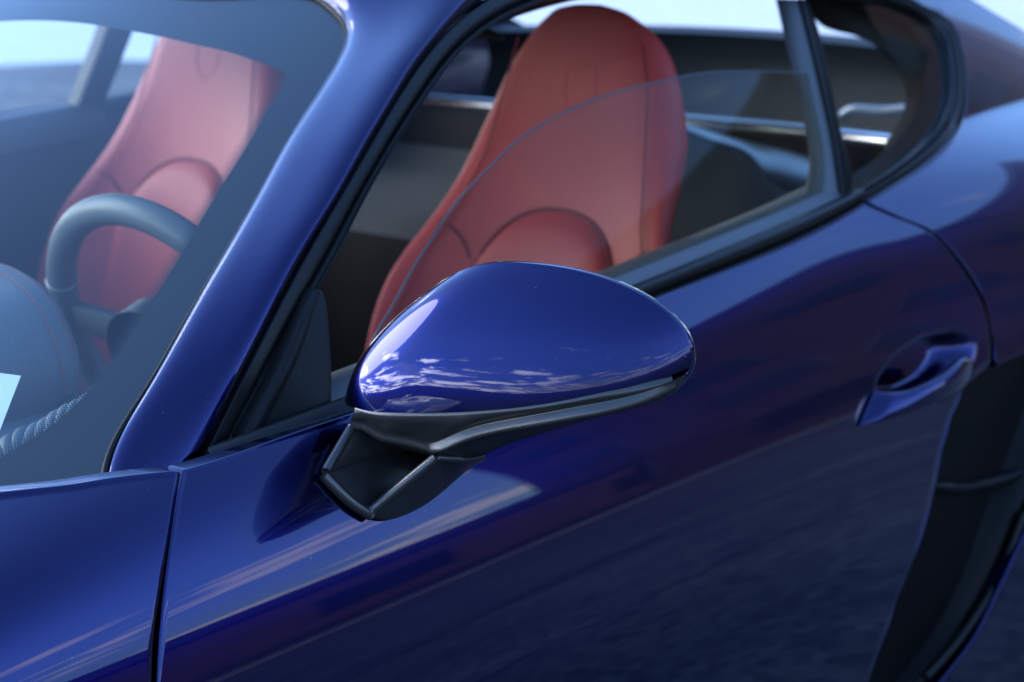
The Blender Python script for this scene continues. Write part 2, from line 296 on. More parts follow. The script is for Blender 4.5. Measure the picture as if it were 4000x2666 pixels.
 'mirror_rim': [[0.2224,-0.8955,1.0443],[0.2247,-0.9034,1.0459],[0.2272,-0.9115,1.0468],[0.2296,-0.9198,1.0472],[0.2321,-0.9281,1.0472],[0.2346,-0.9363,1.0471],[0.2371,-0.9445,1.0469],[0.2395,-0.9526,1.0466],[0.2419,-0.9608,1.0461],[0.2444,-0.9689,1.0454],[0.2468,-0.9771,1.0444],[0.2492,-0.9851,1.043],[0.2516,-0.993,1.041],[0.254,-1.0009,1.0387],[0.2563,-1.0086,1.0361],[0.2586,-1.0164,1.0334],[0.2609,-1.024,1.0304],[0.2631,-1.0313,1.0268],[0.2652,-1.0381,1.0223],[0.2671,-1.0448,1.0175],[0.2691,-1.0512,1.0124],[0.2708,-1.0571,1.0067],[0.2723,-1.0619,1.0001],[0.2733,-1.0653,0.9926],[0.2737,-1.0667,0.9845],[0.2734,-1.0657,0.9764],[0.2725,-1.0626,0.9688],[0.2712,-1.0581,0.9618],[0.2695,-1.0525,0.9559],[0.2675,-1.046,0.9512],[0.2654,-1.0389,0.9471],[0.2631,-1.0314,0.9434],[0.2609,-1.0239,0.9396],[0.2586,-1.0164,0.9356],[0.2564,-1.009,0.9316],[0.2541,-1.0015,0.9278],[0.2519,-0.9939,0.9241],[0.2496,-0.9864,0.9208],[0.2474,-0.9789,0.918],[0.2451,-0.9714,0.9157],[0.2429,-0.9639,0.9142],[0.2406,-0.9563,0.9134],[0.2383,-0.9488,0.9132],[0.236,-0.9411,0.9136],[0.2337,-0.9333,0.9142],[0.2313,-0.9254,0.9151],[0.2289,-0.9172,0.9159],[0.2264,-0.9088,0.9166],[0.2237,-0.9001,0.9169],[0.221,-0.8911,0.9168],[0.2182,-0.8817,0.916],[0.2153,-0.872,0.9146],[0.2124,-0.8622,0.9128],[0.2095,-0.8525,0.9109],[0.2066,-0.8431,0.9093],[0.204,-0.8342,0.9081],[0.2015,-0.826,0.9077],[0.1993,-0.8187,0.9084],[0.1975,-0.8126,0.9104],[0.196,-0.8077,0.9141],[0.195,-0.8044,0.9195],[0.1945,-0.8026,0.9266],[0.1943,-0.8021,0.9349],[0.1945,-0.8027,0.9439],[0.195,-0.8044,0.9531],[0.1958,-0.807,0.9621],[0.1968,-0.8103,0.9705],[0.198,-0.8142,0.9782],[0.1993,-0.8186,0.9851],[0.2008,-0.8236,0.9915],[0.2024,-0.829,0.9976],[0.2041,-0.8347,1.0033],[0.2059,-0.8406,1.0088],[0.2078,-0.8468,1.0143],[0.2097,-0.8532,1.0197],[0.2116,-0.8597,1.0249],[0.2136,-0.8664,1.0299],[0.2157,-0.8733,1.0345],[0.2179,-0.8805,1.0385],[0.2201,-0.8879,1.0418]],
 'mirror_pole': [0.1654,-0.8964,0.9282],
 'mirror_centre': [0.2329,-0.9305,0.9744],
 'mirror_exp': [0.842,0.799,0.825,0.922],
 'parting': [[0.193,-0.9407,0.9439],[-0.3085,0.0507,0.9499]],
 'shell_a': [[0.153,-0.8198,0.9256],[0.1523,-0.8301,0.9254],[0.1526,-0.8418,0.9256],[0.1559,-0.8623,0.9279],[0.1612,-0.8836,0.9303],[0.173,-0.9215,0.9358],[0.1897,-0.9635,0.9437],[0.2099,-1.0022,0.9537],[0.2235,-1.0225,0.9597],[0.2348,-1.0366,0.9637],[0.2481,-1.05,0.9682],[0.258,-1.0573,0.9702]],
 'shell_b': [[0.1528,-0.8153,0.909],[0.1585,-0.8236,0.9078],[0.1598,-0.8349,0.9037],[0.1677,-0.8576,0.9001],[0.1748,-0.8813,0.8968],[0.1771,-0.889,0.9003],[0.1821,-0.9044,0.9091],[0.1897,-0.9264,0.9188],[0.1982,-0.957,0.9283],[0.2139,-0.9996,0.9409],[0.2256,-1.0213,0.9469],[0.2356,-1.0363,0.9516],[0.2478,-1.0505,0.9579],[0.2588,-1.0599,0.9639]],
 'shell_c': [[0.1777,-0.8034,0.8941],[0.1823,-0.8138,0.8894],[0.1954,-0.8327,0.8836],[0.1827,-0.8743,0.8896],[0.1913,-0.88,0.8876],[0.2063,-0.8896,0.8841],[0.2163,-0.9047,0.8877],[0.2252,-0.9171,0.8955],[0.2336,-0.9294,0.9015],[0.2421,-0.9604,0.9146],[0.252,-0.9897,0.9266],[0.2582,-1.0209,0.9385],[0.2628,-1.0438,0.949],[0.2671,-1.0562,0.9577]],
 'foot_plate_front': [[0.1164,-0.8186,0.878],[0.1213,-0.8249,0.869],[0.1277,-0.8306,0.8594],[0.1371,-0.8361,0.8489],[0.1482,-0.84,0.8402]],
 'foot_plate_back': [[0.1999,-0.8173,0.8803],[0.2095,-0.8209,0.875],[0.2183,-0.8252,0.8681],[0.2301,-0.8295,0.8604],[0.2399,-0.8333,0.853]],
 'foot_outer_low': [[0.1499,-0.8384,0.8394],[0.1638,-0.8405,0.834],[0.1856,-0.841,0.8321],[0.2101,-0.8402,0.8336],[0.2419,-0.8373,0.8397],[0.2646,-0.8347,0.8453],[0.2902,-0.8324,0.8498],[0.3057,-0.8315,0.8515]],
 'foot_outer_top': [[0.1476,-0.8416,0.8455],[0.181,-0.8847,0.8913],[0.1868,-0.8862,0.8895],[0.2049,-0.8907,0.885],[0.2184,-0.8919,0.8832],[0.2315,-0.8923,0.8817]],
 'foot_inner_low': [[0.1176,-0.8175,0.8782],[0.137,-0.8172,0.8786],[0.1579,-0.8169,0.8792],[0.1792,-0.8166,0.8797],[0.201,-0.8163,0.8803]],
 'foot_inner_top': [[0.157,-0.8114,0.9069],[0.1685,-0.8142,0.903],[0.1804,-0.8157,0.8951],[0.2085,-0.8209,0.8833],[0.2271,-0.8224,0.8758]],
 'handle_top': [[0.9811,-0.8594,0.7771],[0.9943,-0.8683,0.7749],[1.0183,-0.8795,0.773],[1.0487,-0.8874,0.7772],[1.0766,-0.8908,0.7802],[1.1016,-0.8919,0.7845],[1.1242,-0.8909,0.7892],[1.149,-0.8881,0.791],[1.1767,-0.8837,0.7823]],
 'handle_bot': [[0.936,-0.8664,0.7454],[0.9608,-0.8748,0.7457],[0.9995,-0.8836,0.7462],[1.0428,-0.8922,0.7495],[1.0718,-0.8952,0.7504],[1.1012,-0.8967,0.7504],[1.1299,-0.8954,0.7508],[1.1546,-0.8916,0.7533],[1.1741,-0.8861,0.7572]],
 'handle_bowl': [[0.9868,-0.8575,0.7772],[1.0481,-0.8559,0.7895],[1.1083,-0.8565,0.7974],[1.1654,-0.8603,0.7978],[1.2076,-0.8679,0.7834],[1.2004,-0.8744,0.7567],[1.1222,-0.8708,0.7469],[1.0309,-0.8647,0.754]],
 'card': [[-0.0204,-0.5533,0.9474],[-0.0012,-0.5899,0.9443],[-0.0488,-0.624,0.9144],[-0.1074,-0.6599,0.879]],
 'rib_path': [[-0.0685,-0.6379,0.8948],[-0.0538,-0.6352,0.9016],[-0.0429,-0.6333,0.9066],[-0.0325,-0.6354,0.9101],[-0.0215,-0.638,0.9135],[-0.0097,-0.6396,0.9178],[0.0021,-0.6416,0.9218],[0.0136,-0.6439,0.9256],[0.0237,-0.6453,0.9292]],
 'hood_arch': [[0.17,-0.2902,0.9767],[0.17,-0.3324,0.98],[0.17,-0.3661,0.9758],[0.17,-0.3986,0.9653],[0.17,-0.4159,0.9521],[0.17,-0.429,0.9359],[0.17,-0.4388,0.9205],[0.17,-0.446,0.9047],[0.17,-0.449,0.884],[0.17,-0.4478,0.8582]],
 'rear_pillar_edge': [[1.3927,-0.5,1.2122],[1.4233,-0.5,1.1811],[1.4523,-0.5,1.1604],[1.5465,-0.52,1.1364],[1.6055,-0.54,1.1134],[1.6272,-0.56,1.0928],[1.6027,-0.585,1.0706],[1.5613,-0.61,1.047],[1.4918,-0.635,1.0206]],
 'deck_hi': [[1.7,-0.0524,0.9707],[1.7,-0.0923,0.968],[1.7,-0.1749,0.9544],[1.7,-0.2257,0.9465],[1.7,-0.2919,0.9388],[1.7,-0.3725,0.9279]],
 'deck_lo': [[1.58,-0.1341,0.9845],[1.58,-0.1748,0.9765],[1.58,-0.2514,0.9552],[1.58,-0.3243,0.9371],[1.58,-0.3555,0.9074],[1.58,-0.4416,0.904]],
 'deck_low2': [[1.45,-0.2708,0.9879],[1.45,-0.3418,0.9645],[1.45,-0.407,0.9445],[1.45,-0.4272,0.9109],[1.45,-0.4502,0.894],[1.45,-0.5162,0.882]],
 'rear_grip': [[1.95,-0.276,0.9671],[1.95,-0.288,0.977],[1.95,-0.3169,0.9822],[1.95,-0.3701,0.9848],[1.95,-0.4144,0.9852],[1.95,-0.4204,0.9799]],
}
# ---------------------------------------------------------------- mesh helpers
def mesh_obj(name, verts, faces, mat, parent=None, smooth=True):
    me = bpy.data.meshes.new(name)
    me.from_pydata([tuple(map(float, v)) for v in verts], [], faces)
    if smooth: me.polygons.foreach_set("use_smooth", [True]*len(me.polygons))
    me.materials.append(mat); me.update()
    o = bpy.data.objects.new(name, me); COL.objects.link(o)
    if parent is not None: o.parent = parent
    return o
def empty(name, parent=None, loc=(0, 0, 0)):
    o = bpy.data.objects.new(name, None); COL.objects.link(o)
    if parent is not None: o.parent = parent
    return o
def tag(o, label=None, cat=None, kind=None, group=None):
    if label: o["label"] = label
    if cat: o["category"] = cat
    if kind: o["kind"] = kind
    if group: o["group"] = group
    return o
def grid_faces(n, m, close_u=False, close_v=False, base=0):
    f = []
    for i in range(n if close_u else n-1):
        for j in range(m if close_v else m-1):
            a, b = i, (i+1) % n; c, d = j, (j+1) % m
            f.append((base+a*m+c, base+b*m+c, base+b*m+d, base+a*m+d))
    return f
def grid(name, P, mat, parent=None, close_u=False, close_v=False, smooth=True):
    P = np.asarray(P, float); n, m = P.shape[:2]
    return mesh_obj(name, P.reshape(-1, 3), grid_faces(n, m, close_u, close_v), mat, parent, smooth)
def arc(c):
    c = np.asarray(c, float); return np.concatenate([[0], np.cumsum(np.linalg.norm(np.diff(c, axis=0), axis=1))])
def resample(c, n, smooth=True):
    c = np.asarray(c, float); d = arc(c); t = np.linspace(0, d[-1], n)
    if smooth and len(c) > 2: return np.stack([Spl(d, c[:, k])(t) for k in range(c.shape[1])], 1)
    return np.stack([np.interp(t, d, c[:, k]) for k in range(c.shape[1])], 1)
def smooth_curve(c, it=6):
    c = c.copy()
    for _ in range(it): c[1:-1] = .25*c[:-2]+.5*c[1:-1]+.25*c[2:]
    return c
def unit(v): 
    v = np.asarray(v, float); return v/np.maximum(np.linalg.norm(v, axis=-1, keepdims=True), 1e-12)
def tube_verts(path, r, seg=10, flat=1.0, closed=False):
    path = np.asarray(path, float)
    t = unit(np.roll(path, -1, 0)-np.roll(path, 1, 0)) if closed else unit(np.gradient(path, axis=0))
    ref = np.array([0, 0, 1.0]) if abs(t[0][2]) < .9 else np.array([0, 1.0, 0])
    n = unit(np.cross(t[0], ref)); rows = []
    rr = np.broadcast_to(np.asarray(r, float), (len(path),))
    for i in range(len(path)):
        n = unit(n-t[i]*(n@t[i])); b = np.cross(t[i], n); a = np.linspace(0, 2*np.pi, seg, endpoint=False)
        rows.append(path[i]+rr[i]*(np.cos(a)[:, None]*n+flat*np.sin(a)[:, None]*b))
    return np.array(rows)
def tube(name, path, r, mat, parent=None, seg=10, closed=False):
    P = tube_verts(path, r, seg, 1.0, closed); n, m = P.shape[:2]
    f = grid_faces(n, m, closed, True)
    if not closed: f += [tuple(range(m))[::-1], tuple(range((n-1)*m, n*m))]
    return mesh_obj(name, P.reshape(-1, 3), f, mat, parent)
def loft(name, curves, n, mat, parent=None, smooth_curve=True):
    return grid(name, [resample(c, n, smooth_curve) for c in curves], mat, parent)
def strip(name, A, B, profile, n, mat, parent=None, out=(0, -1, 0.2), smooth_curve=True):
    """moulding between two edge lines: profile is (share across, height) along the outward normal"""
    A = resample(A, n, smooth_curve); B = resample(B, n, smooth_curve)
    t = unit(np.gradient((A+B)/2, axis=0)); nn = unit(np.cross(t, B-A))
    sgn = np.sign(nn@np.asarray(out, float)); nn *= sgn[:, None]
    rows = [A+(B-A)*s+nn*h for s, h in profile]
    return grid(name, rows, mat, parent)
def dense(profile, k=6):
    p = np.array(profile, float); s = Spl(np.arange(len(p)), p[:, 0]); h = Spl(np.arange(len(p)), p[:, 1])
    t = np.linspace(0, len(p)-1, (len(p)-1)*k+1); return list(zip(s(t), h(t)))
def coons(T, Bt, L, R, nu, nv):
    """patch in the side view (x, z) spanned by top, bottom, left and right edge"""
    T, Bt = resample(T, nu), resample(Bt, nu); L, R = resample(L, nv, False), resample(R, nv, False)
    u = np.linspace(0, 1, nu)[None, :, None]; v = np.linspace(0, 1, nv)[:, None, None]
    return (1-v)*T[None]+v*Bt[None]+(1-u)*L[:, None]+u*R[:, None]-((1-u)*(1-v)*T[0]+u*(1-v)*T[-1]+(1-u)*v*Bt[0]+u*v*Bt[-1])
def skin_panel(name, XZ, mat, parent, yfun, flange=.018, mirror=1):
    """sheet-metal panel over the body side with a rolled, turned-in edge all round"""
    nv, nu = XZ.shape[:2]; Y = yfun(XZ[..., 0], XZ[..., 1])
    V = np.stack([XZ[..., 0], Y*mirror, XZ[..., 1]], -1)
    idx = [(0, j) for j in range(nu)]+[(i, nu-1) for i in range(1, nv)]+[(nv-1, j) for j in range(nu-2, -1, -1)]+[(i, 0) for i in range(nv-2, 0, -1)]
    loop = np.array([i*nu+j for i, j in idx]); verts = V.reshape(-1, 3); P = XZ.reshape(-1, 2)[loop]
    tg = unit(np.roll(P, -1, 0)-np.roll(P, 1, 0)); o2 = np.stack([tg[:, 1], -tg[:, 0]], 1)
    c = P.mean(0)
    if ((P-c)*o2).sum() < 0: o2 = -o2
    faces = grid_faces(nv, nu); prev = loop; allv = [verts]; base = len(verts); n = len(loop)
    for do, dy in ((.0008, .0003), (.0014, .0011), (.0016, .0024), (.0016, flange)):
        Q = verts[loop].copy(); Q[:, 0] += o2[:, 0]*do; Q[:, 2] += o2[:, 1]*do; Q[:, 1] += dy*mirror
        ring = np.arange(base, base+n); allv.append(Q); base += n
        faces += [(int(prev[k]), int(prev[(k+1) % n]), int(ring[(k+1) % n]), int(ring[k])) for k in range(n)]
        prev = ring
    return mesh_obj(name, np.vstack(allv), faces, mat, parent)
def add_solidify(o, th, off=0):
    m = o.modifiers.new("thickness", 'SOLIDIFY'); m.thickness = th; m.offset = off; return o
def xz(c): return np.asarray(c, float)[:, [0, 2]]
def box(name, lo, hi, mat, parent=None, bevel=.0):
    x0, y0, z0 = lo; x1, y1, z1 = hi
    v = [(x0,y0,z0),(x1,y0,z0),(x1,y1,z0),(x0,y1,z0),(x0,y0,z1),(x1,y0,z1),(x1,y1,z1),(x0,y1,z1)]
    f = [(0,3,2,1),(4,5,6,7),(0,1,5,4),(1,2,6,5),(2,3,7,6),(3,0,4,7)]
    o = mesh_obj(name, v, f, mat, parent, smooth=False)
    if bevel:
        b = o.modifiers.new("bevel", 'BEVEL'); b.width = bevel; b.segments = 3
    return o
C_ = {k: np.array(v) for k, v in CURVES.items()}
# ---------------------------------------------------------------- setting
def ground_sheet():
    m = principled("asphalt", (0.045, 0.045, 0.047), 0.85)
    nt = m.node_tree; b = nt.nodes["Principled BSDF"]
    t = nt.nodes.new("ShaderNodeTexCoord")
    def noise(s, d):
        n = nt.nodes.new("ShaderNodeTexNoise"); n.inputs["Scale"].default_value = s; n.inputs["Detail"].default_value = d
        nt.links.new(t.outputs["Object"], n.inputs["Vector"]); return n.outputs["Fac"]
    v = nt.nodes.new("ShaderNodeTexVoronoi"); v.inputs["Scale"].default_value = 30; nt.links.new(t.outputs["Object"], v.inputs["Vector"])
    big = nt.nodes.new("ShaderNodeValToRGB"); nt.links.new(noise(.9, 6), big.inputs[0])
    big.color_ramp.elements[0].position = .35; big.color_ramp.elements[0].color = (.034, .035, .038, 1)
    big.color_ramp.elements[1].position = .68; big.color_ramp.elements[1].color = (.085, .084, .080, 1)
    st = nt.nodes.new("ShaderNodeMapRange"); st.inputs["From Min"].default_value = 0; st.inputs["From Max"].default_value = 1
    st.inputs["To Min"].default_value = .15; st.inputs["To Max"].default_value = 3.0
    nt.links.new(v.outputs["Color"], st.inputs["Value"])
    sc = nt.nodes.new("ShaderNodeVectorMath"); sc.operation = 'SCALE'
    nt.links.new(big.outputs[0], sc.inputs[0]); nt.links.new(st.outputs[0], sc.inputs["Scale"])
    nt.links.new(sc.outputs[0], b.inputs["Base Color"])
    bp = nt.nodes.new("ShaderNodeBump"); bp.inputs["Strength"].default_value = .5; bp.inputs["Distance"].default_value = .006
    nt.links.new(v.outputs["Distance"], bp.inputs["Height"]); nt.links.new(bp.outputs[0], b.inputs["Normal"])
    o = mesh_obj("ground", [(-900, -900, 0), (900, -900, 0), (900, 900, 0), (-900, 900, 0)], [(0, 1, 2, 3)], m, smooth=False)
    return tag(o, "dark patched asphalt under and around the car", kind="structure")
ground_sheet()
rng = random.Random(3)
def crack(y0, x0, x1, w, seed):
    """sunken tar-filled joint that runs along the parking bay"""
    r = random.Random(seed); n = 160; a, b = [], []
    for i in range(n):
        x = x0+(x1-x0)*i/(n-1); yy = y0+.05*math.sin(x*1.3+seed)+r.uniform(-.02, .02); ww = w*r.uniform(.5, 1.3)
        a.append((x, yy-ww, .004)); b.append((x, yy+ww, .004))
    return a, b
TAR = principled("tar_joint", (0.010, 0.010, 0.011), 0.7)
for k, (y0, w, sd) in enumerate(((-2.55, .012, 2), (-4.6, .02, 5), (-7.4, .03, 9))):
    a, b = crack(y0, -1, 16+k*6, w, sd)
    tag(grid("ground_joint", [a, b], TAR, smooth=False), kind="structure")
GRASSM = principled("weed_blade", (0.055, 0.075, 0.025), 0.8)
gv, gf = [], []
for i in range(2600):                                              # weeds in the far joint
    x = rng.uniform(-1, 26); y = -4.6+rng.gauss(0, .05)+.05*math.sin(x*1.3+5); h = rng.uniform(.01, .05); a = rng.uniform(0, 6.28); w = .006
    k = len(gv); gv += [(x-w*math.cos(a), y-w*math.sin(a), .003), (x+w*math.cos(a), y+w*math.sin(a), .003), (x+rng.uniform(-.02, .02), y+rng.uniform(-.02, .02), h)]
    gf.append((k, k+1, k+2))
tag(mesh_obj("weeds", gv, gf, GRASSM, smooth=False), "sparse weeds growing along the joint in the asphalt", kind="stuff")
CONC = add_noise(principled("pale_concrete", (0.20, 0.20, 0.20), 0.8), 3, .15)
tag(box("pavement", (-30, -24.4, 0), (140, -19.6, .12), CONC), "pale concrete pavement", kind="structure")

def low_building():
    root = tag(empty("brick_building"), "long low brown brick building behind the pavement, mirrored in the door", "building")
    BR = add_noise(principled("brown_brick", (0.085, 0.048, 0.036), 0.85), 1.2, .25)
    DK = principled("dark_fascia", (0.03, 0.028, 0.03), 0.6)
    GL = principled("dark_pane", (0.02, 0.025, 0.03), 0.15)
    box("wall", (9, -34, 0), (120, -25, 3.2), BR, root)
    box("fascia", (8.6, -34.3, 3.2), (120.4, -24.6, 3.75), DK, root)
    box("base_course", (8.9, -25.2, 0), (120, -24.9, .55), DK, root)
    for i in range(12):
        x = 14+i*8.5
        w = box("window", (x, -25.1, 1.15), (x+3.4, -24.93, 2.45), DK, root)
        box("pane", (x+.12, -24.95, 1.27), (x+3.28, -24.90, 2.33), GL, w)
low_building()
PALE = add_noise(principled("sun_bleached_concrete", (0.78, 0.78, 0.76), 0.8), 1.5, .06)
tag(mesh_obj("forecourt", [(1, 11.8, .004), (9, 10.3, .004), (12, 4.5, .004), (17, 2.5, .004), (400, 2.5, .004), (400, 400, .004), (1, 400, .004)], [(0, 1, 2, 3, 4, 5, 6)], PALE, smooth=False), "sun-bleached pale concrete forecourt beyond the car", kind="structure")
def tall_building():
    root = tag(empty("tall_brick_building"), "tall brown brick block beyond the rear of the car, mirrored in the rear pillar", "building")
    BR = add_noise(principled("purple_brown_brick", (0.075, 0.042, 0.036), 0.85), .8, .2)
    DK = principled("grey_band", (0.07, 0.065, 0.065), 0.7)
    GL = principled("block_pane", (0.02, 0.025, 0.03), 0.15)
    box("wall", (32, -27.5, 0), (46, -2, 16.5), BR, root)
    box("parapet", (31.8, -27.7, 16.5), (46.2, -1.8, 17.0), DK, root)
    for j in range(4):
        for i in range(6):
            y = -26.5+i*4.2; z = 1.2+j*3.5
            w = box("window", (31.85, y, z), (32.1, y+1.9, z+1.7), DK, root); box("pane", (31.80, y+.1, z+.1), (31.9, y+1.8, z+1.6), GL, w)
tall_building()

# ---------------------------------------------------------------- the car
car = tag(empty("sports_car"), "dark blue metallic sports coupe with red leather seats and a half lowered driver's window", "car")

# --- outer skin, driver's side
def handle_bowl(x, z):
    c = C_['handle_bowl']; cx, cz = c[:, 0].mean(), c[:, 2].mean()
    a = math.atan2(C_['handle_top'][-2][2]-C_['handle_top'][0][2], C_['handle_top'][-2][0]-C_['handle_top'][0][0])
    dx, dz = x-cx, z-cz-.004
    p = (dx*math.cos(a)+dz*math.sin(a))/.125; q = (-dx*math.sin(a)+dz*math.cos(a))/.036
    r = np.sqrt(p*p+q*q); s = np.clip((1.0-r)/.45, 0, 1); return .034*s*s*(3-2*s)
DOOR_REAR = C_['door_rear']
def door_y(x, z):
    y = side(x, z)+handle_bowl(x, z)
    low = DOOR_REAR[8:]
    xe = np.interp(-z, -low[:, 2], low[:, 0])                       # the skin rolls in towards the air intake
    s = np.clip((x-(xe-.035))/.035, 0, 1)*np.clip((.765-z)/.03, 0, 1); return y+.016*s*s
door = empty("door", car)
T = xz(C_['door_top']); L = xz(C_['door_front']); Rr = xz(DOOR_REAR)
Rs = np.vstack([resample(Rr[:9], 90), resample(Rr[9:], 110)])
Bt = np.array([L[-1], L[-1]*.5+Rs[-1]*.5, Rs[-1]])
XZ = coons(T, Bt, resample(L, 200), Rs, 330, 240)
skin_panel("door_skin", XZ, PAINT, door, door_y)
fender = empty("front_fender", car)
FT = xz(C_['fender_top']); FR = xz(C_['fender_rear'])
FL = np.array([FT[0], [-.76, .75], [-.77, .55], [-.78, .20]])
FB = np.array([FL[-1], FL[-1]*.5+FR[-1]*.5, FR[-1]])
skin_panel("fender_skin", coons(FT, FB, resample(FL, 160), resample(FR, 160), 180, 190), PAINT, fender, side)
# the cowl and bonnet edge in front of the windscreen
ck = C_['fender_top']; inner = ck.copy(); inner[:, 1] = inner[:, 1]*.0; inner[:, 0] -= .30; inner[:, 2] += .0
rows = []
for s in np.linspace(0, 1, 24):
    p = ck+(inner-ck)*s; p[:, 2] = ck[:, 2]-.028-.10*math.sin(s*1.57)-.30*np.clip(-p[:, 0]-.12, 0, 1); p[:, 0] -= .03; rows.append(p)
grid("bonnet", [resample(r, 60) for r in rows], PAINT, car)

# --- rear quarter
quarter = empty("rear_quarter_panel", car)
E = [xz(C_['quarter_edge_a']), xz(C_['quarter_edge_b']), xz(C_['quarter_edge_c']), xz(C_['quarter_edge_d'])]
E[3] = np.vstack([E[3], [[1.55, 1.206], [1.45, 1.222]]])
it = xz(C_['intake_top'])
Bq = [np.vstack([xz(C_['quarter_front']), it[1:], [[1.52, .775]]]),
      np.array([[1.7, .76], [2.0, .74], [2.3, .72], [2.32, .85], [2.32, .95]]),
      np.array([[2.28, 1.02], [2.15, 1.075], [2.0, 1.125]]),
      np.array([[1.92, 1.153], [1.85, 1.180], [1.75, 1.205], [1.62, 1.232]])]
def chain(parts, ns):
    out = []; allp = np.vstack(parts); d = arc(allp); k = 0
    sx, sz = (lambda t: np.interp(t, d, allp[:, 0])), (lambda t: np.interp(t, d, allp[:, 1]))
    ends = [0]
    for p in parts: k += len(p); ends.append(d[min(k, len(d)-1)])
    for i, n in enumerate(ns):
        t = np.linspace(ends[i], ends[i+1], n, endpoint=(i == len(ns)-1)); out.append(np.stack([sx(t), sz(t)], 1))
    return np.vstack(out)
ns = [110, 60, 60, 50]
Ec = smooth_curve(chain(E, ns)); Bc = smooth_curve(chain(Bq, ns), 2)
s = np.linspace(0, 1, 150)[:, None, None]**1.25
skin_panel("quarter_skin", Ec[None]*(1-s)+Bc[None]*s, PAINT, quarter, side)
ql = xz(C_['quarter_low'])
qlow_front = np.vstack([[[1.53, .768], [1.50, .70], [1.43, .60]], ql])
qlow_front = resample(qlow_front, 120)
back = np.stack([np.full(120, 2.3), np.linspace(.714, .15, 120)], 1)
u = np.linspace(0, 1, 90)[None, :, None]
skin_panel("quarter_lower_skin", qlow_front[:, None]*(1-u)+back[:, None]*u, PAINT, quarter, side)

# --- side air intake
intake = empty("air_intake", car)
dl = C_['door_rear'][8:]; dl = resample(dl, 80)
ql3 = np.stack([qlow_front[:, 0], side(qlow_front[:, 0], qlow_front[:, 1]), qlow_front[:, 1]], 1); ql3 = resample(ql3, 80)
rows = []
for s_ in np.linspace(0, 1, 40):
    p = dl*(1-s_)+ql3*s_; p[:, 1] += .022+.13*np.sin(np.pi*min(1, s_*1.05))**.7*(1-.35*s_); rows.append(p)
grid("duct", rows, DUCT, intake)
lip = C_['intake_lip']; tube("lip", resample(lip, 50), .006, BLACK_SATIN, intake)
vn = resample(np.vstack([C_['vane'][:1]+[-.03, .05, 0], C_['vane']]), 40); vb = vn.copy(); vb[:, 1] += .09; vb[:, 2] -= .015
va = vn.copy(); va[:, 2] -= .010; va[:, 1] += .004
loft("vane", [vb, vn+[0, .006, .004], vn, va, vb-[0, 0, .014]], 40, BLACK_SATIN, intake)
rdg = resample(np.array([[1.165, -.80, .445], [1.20, -.785, .455], [1.235, -.79, .485], [1.262, -.80, .525]]), 30)
tube("duct_ridge", rdg, .007, DUCT, intake)
itop = np.vstack([C_['intake_top'], [[1.52, float(side(1.52, .775)), .775]]])
loft("upper_lip", [itop+[0, .004, -.002], itop+[0, .03, -.008], itop+[0, .10, -.03]], 40, GRAIN, intake)

dlow = resample(C_['door_rear'][9:], 80); dlow[:, 1] = door_y(dlow[:, 0], dlow[:, 2])
en = np.array([-.3, -.62, .72]); ew = unit(np.cross(unit(np.gradient(dlow, axis=0)), en)); ew *= np.sign(ew[:, :1])
grid("door_edge", [dlow-[0, .001, 0]-ew*.001+[0, .004, -.002], dlow-[0, .001, 0], dlow-[0, .001, 0]+ew*.0028, dlow+ew*.0055-[0, .0008, 0], dlow+ew*.007+[0, .008, -.004]], PAINT, door)
# --- dark structure behind the panel gaps
XX, ZZ = np.meshgrid(np.linspace(-.6, 2.25, 120), np.linspace(.34, .94, 60), indexing='ij')
grid("inner_side_panel", np.stack([XX, np.maximum(side_low(XX, np.minimum(ZZ, .84)), -.9)+.045, np.minimum(ZZ, shoulder(XX)-.03)], -1), SHADOW, car)

# --- A-pillar and roof
roof = empty("roof", car)
po = smooth_curve(resample(C_['pillar_outer'], 90), 40)
rail = np.array([[.63, -.559, 1.224], [.80, -.548, 1.246], [1.0, -.543, 1.252], [1.25, -.545, 1.245], [1.45, -.55, 1.226], [1.62, -.535, 1.232-.012], [1.8, -.53, 1.19]])
rail[0] = C_['pillar_outer'][-1]
se = smooth_curve(resample(C_['screen_edge'], 90), 3)
def bulge_rows(A, B, h, n=26, cen=(0.6, 0.0, .7)):
    t = unit(np.gradient((A+B)/2, axis=0)); nn = unit(np.cross(t, B-A)); o = (A+B)/2-np.asarray(cen)
    nn *= np.sign((nn*o).sum(1))[:, None]; w = np.linalg.norm(B-A, axis=1)[:, None]; rows = []
    for s_ in np.linspace(0, 1, n): rows.append(A+(B-A)*s_+nn*w*h*np.sqrt(max(0, 1-(2*s_-1)**4))*(1-.0*s_))
    return np.array(rows)
# pillar: match along its length by height
def by_height(c, zs): 
    o = np.argsort(c[:, 2]); return np.stack([np.interp(zs, c[o, 2], c[o, k]) for k in range(3)], 1)
def tail(c, L): 
    d = unit(c[0]-c[4]); return np.vstack([c[0]+d*L, c[0]+d*L*.5, c])
rows = bulge_rows(tail(po, .035), tail(se, .03), .14)
edge0 = [rows[0]+[.004, .012, 0], rows[0]+[.001, .003, 0]]; edge1 = [rows[-1]+[.001, .0, -.003], rows[-1]+[.004, .004, -.012]]
grid("pillar_skin", np.concatenate([edge0, rows, edge1]), PAINT, roof)
hd = np.array([C_['screen_edge'][-1], [.52, -.28, 1.238], [.495, -.14, 1.247], [.487, 0, 1.250]])
cl = np.array([[.487, 0, 1.250], [.8, 0, 1.283], [1.1, 0, 1.286], [1.4, 0, 1.262], [1.8, 0, 1.20]])
inn = np.vstack([resample(hd, 30), resample(cl, 61)[1:]])
outr = resample(rail, 90)
rows = []
for s_ in np.linspace(0, 1, 30):
    p = outr*(1-s_)+inn*s_; p[:, 2] += .022*np.sin(np.pi*s_)**.8*np.linspace(0, 1, 90)**.3; rows.append(p)
rf = np.array(rows)
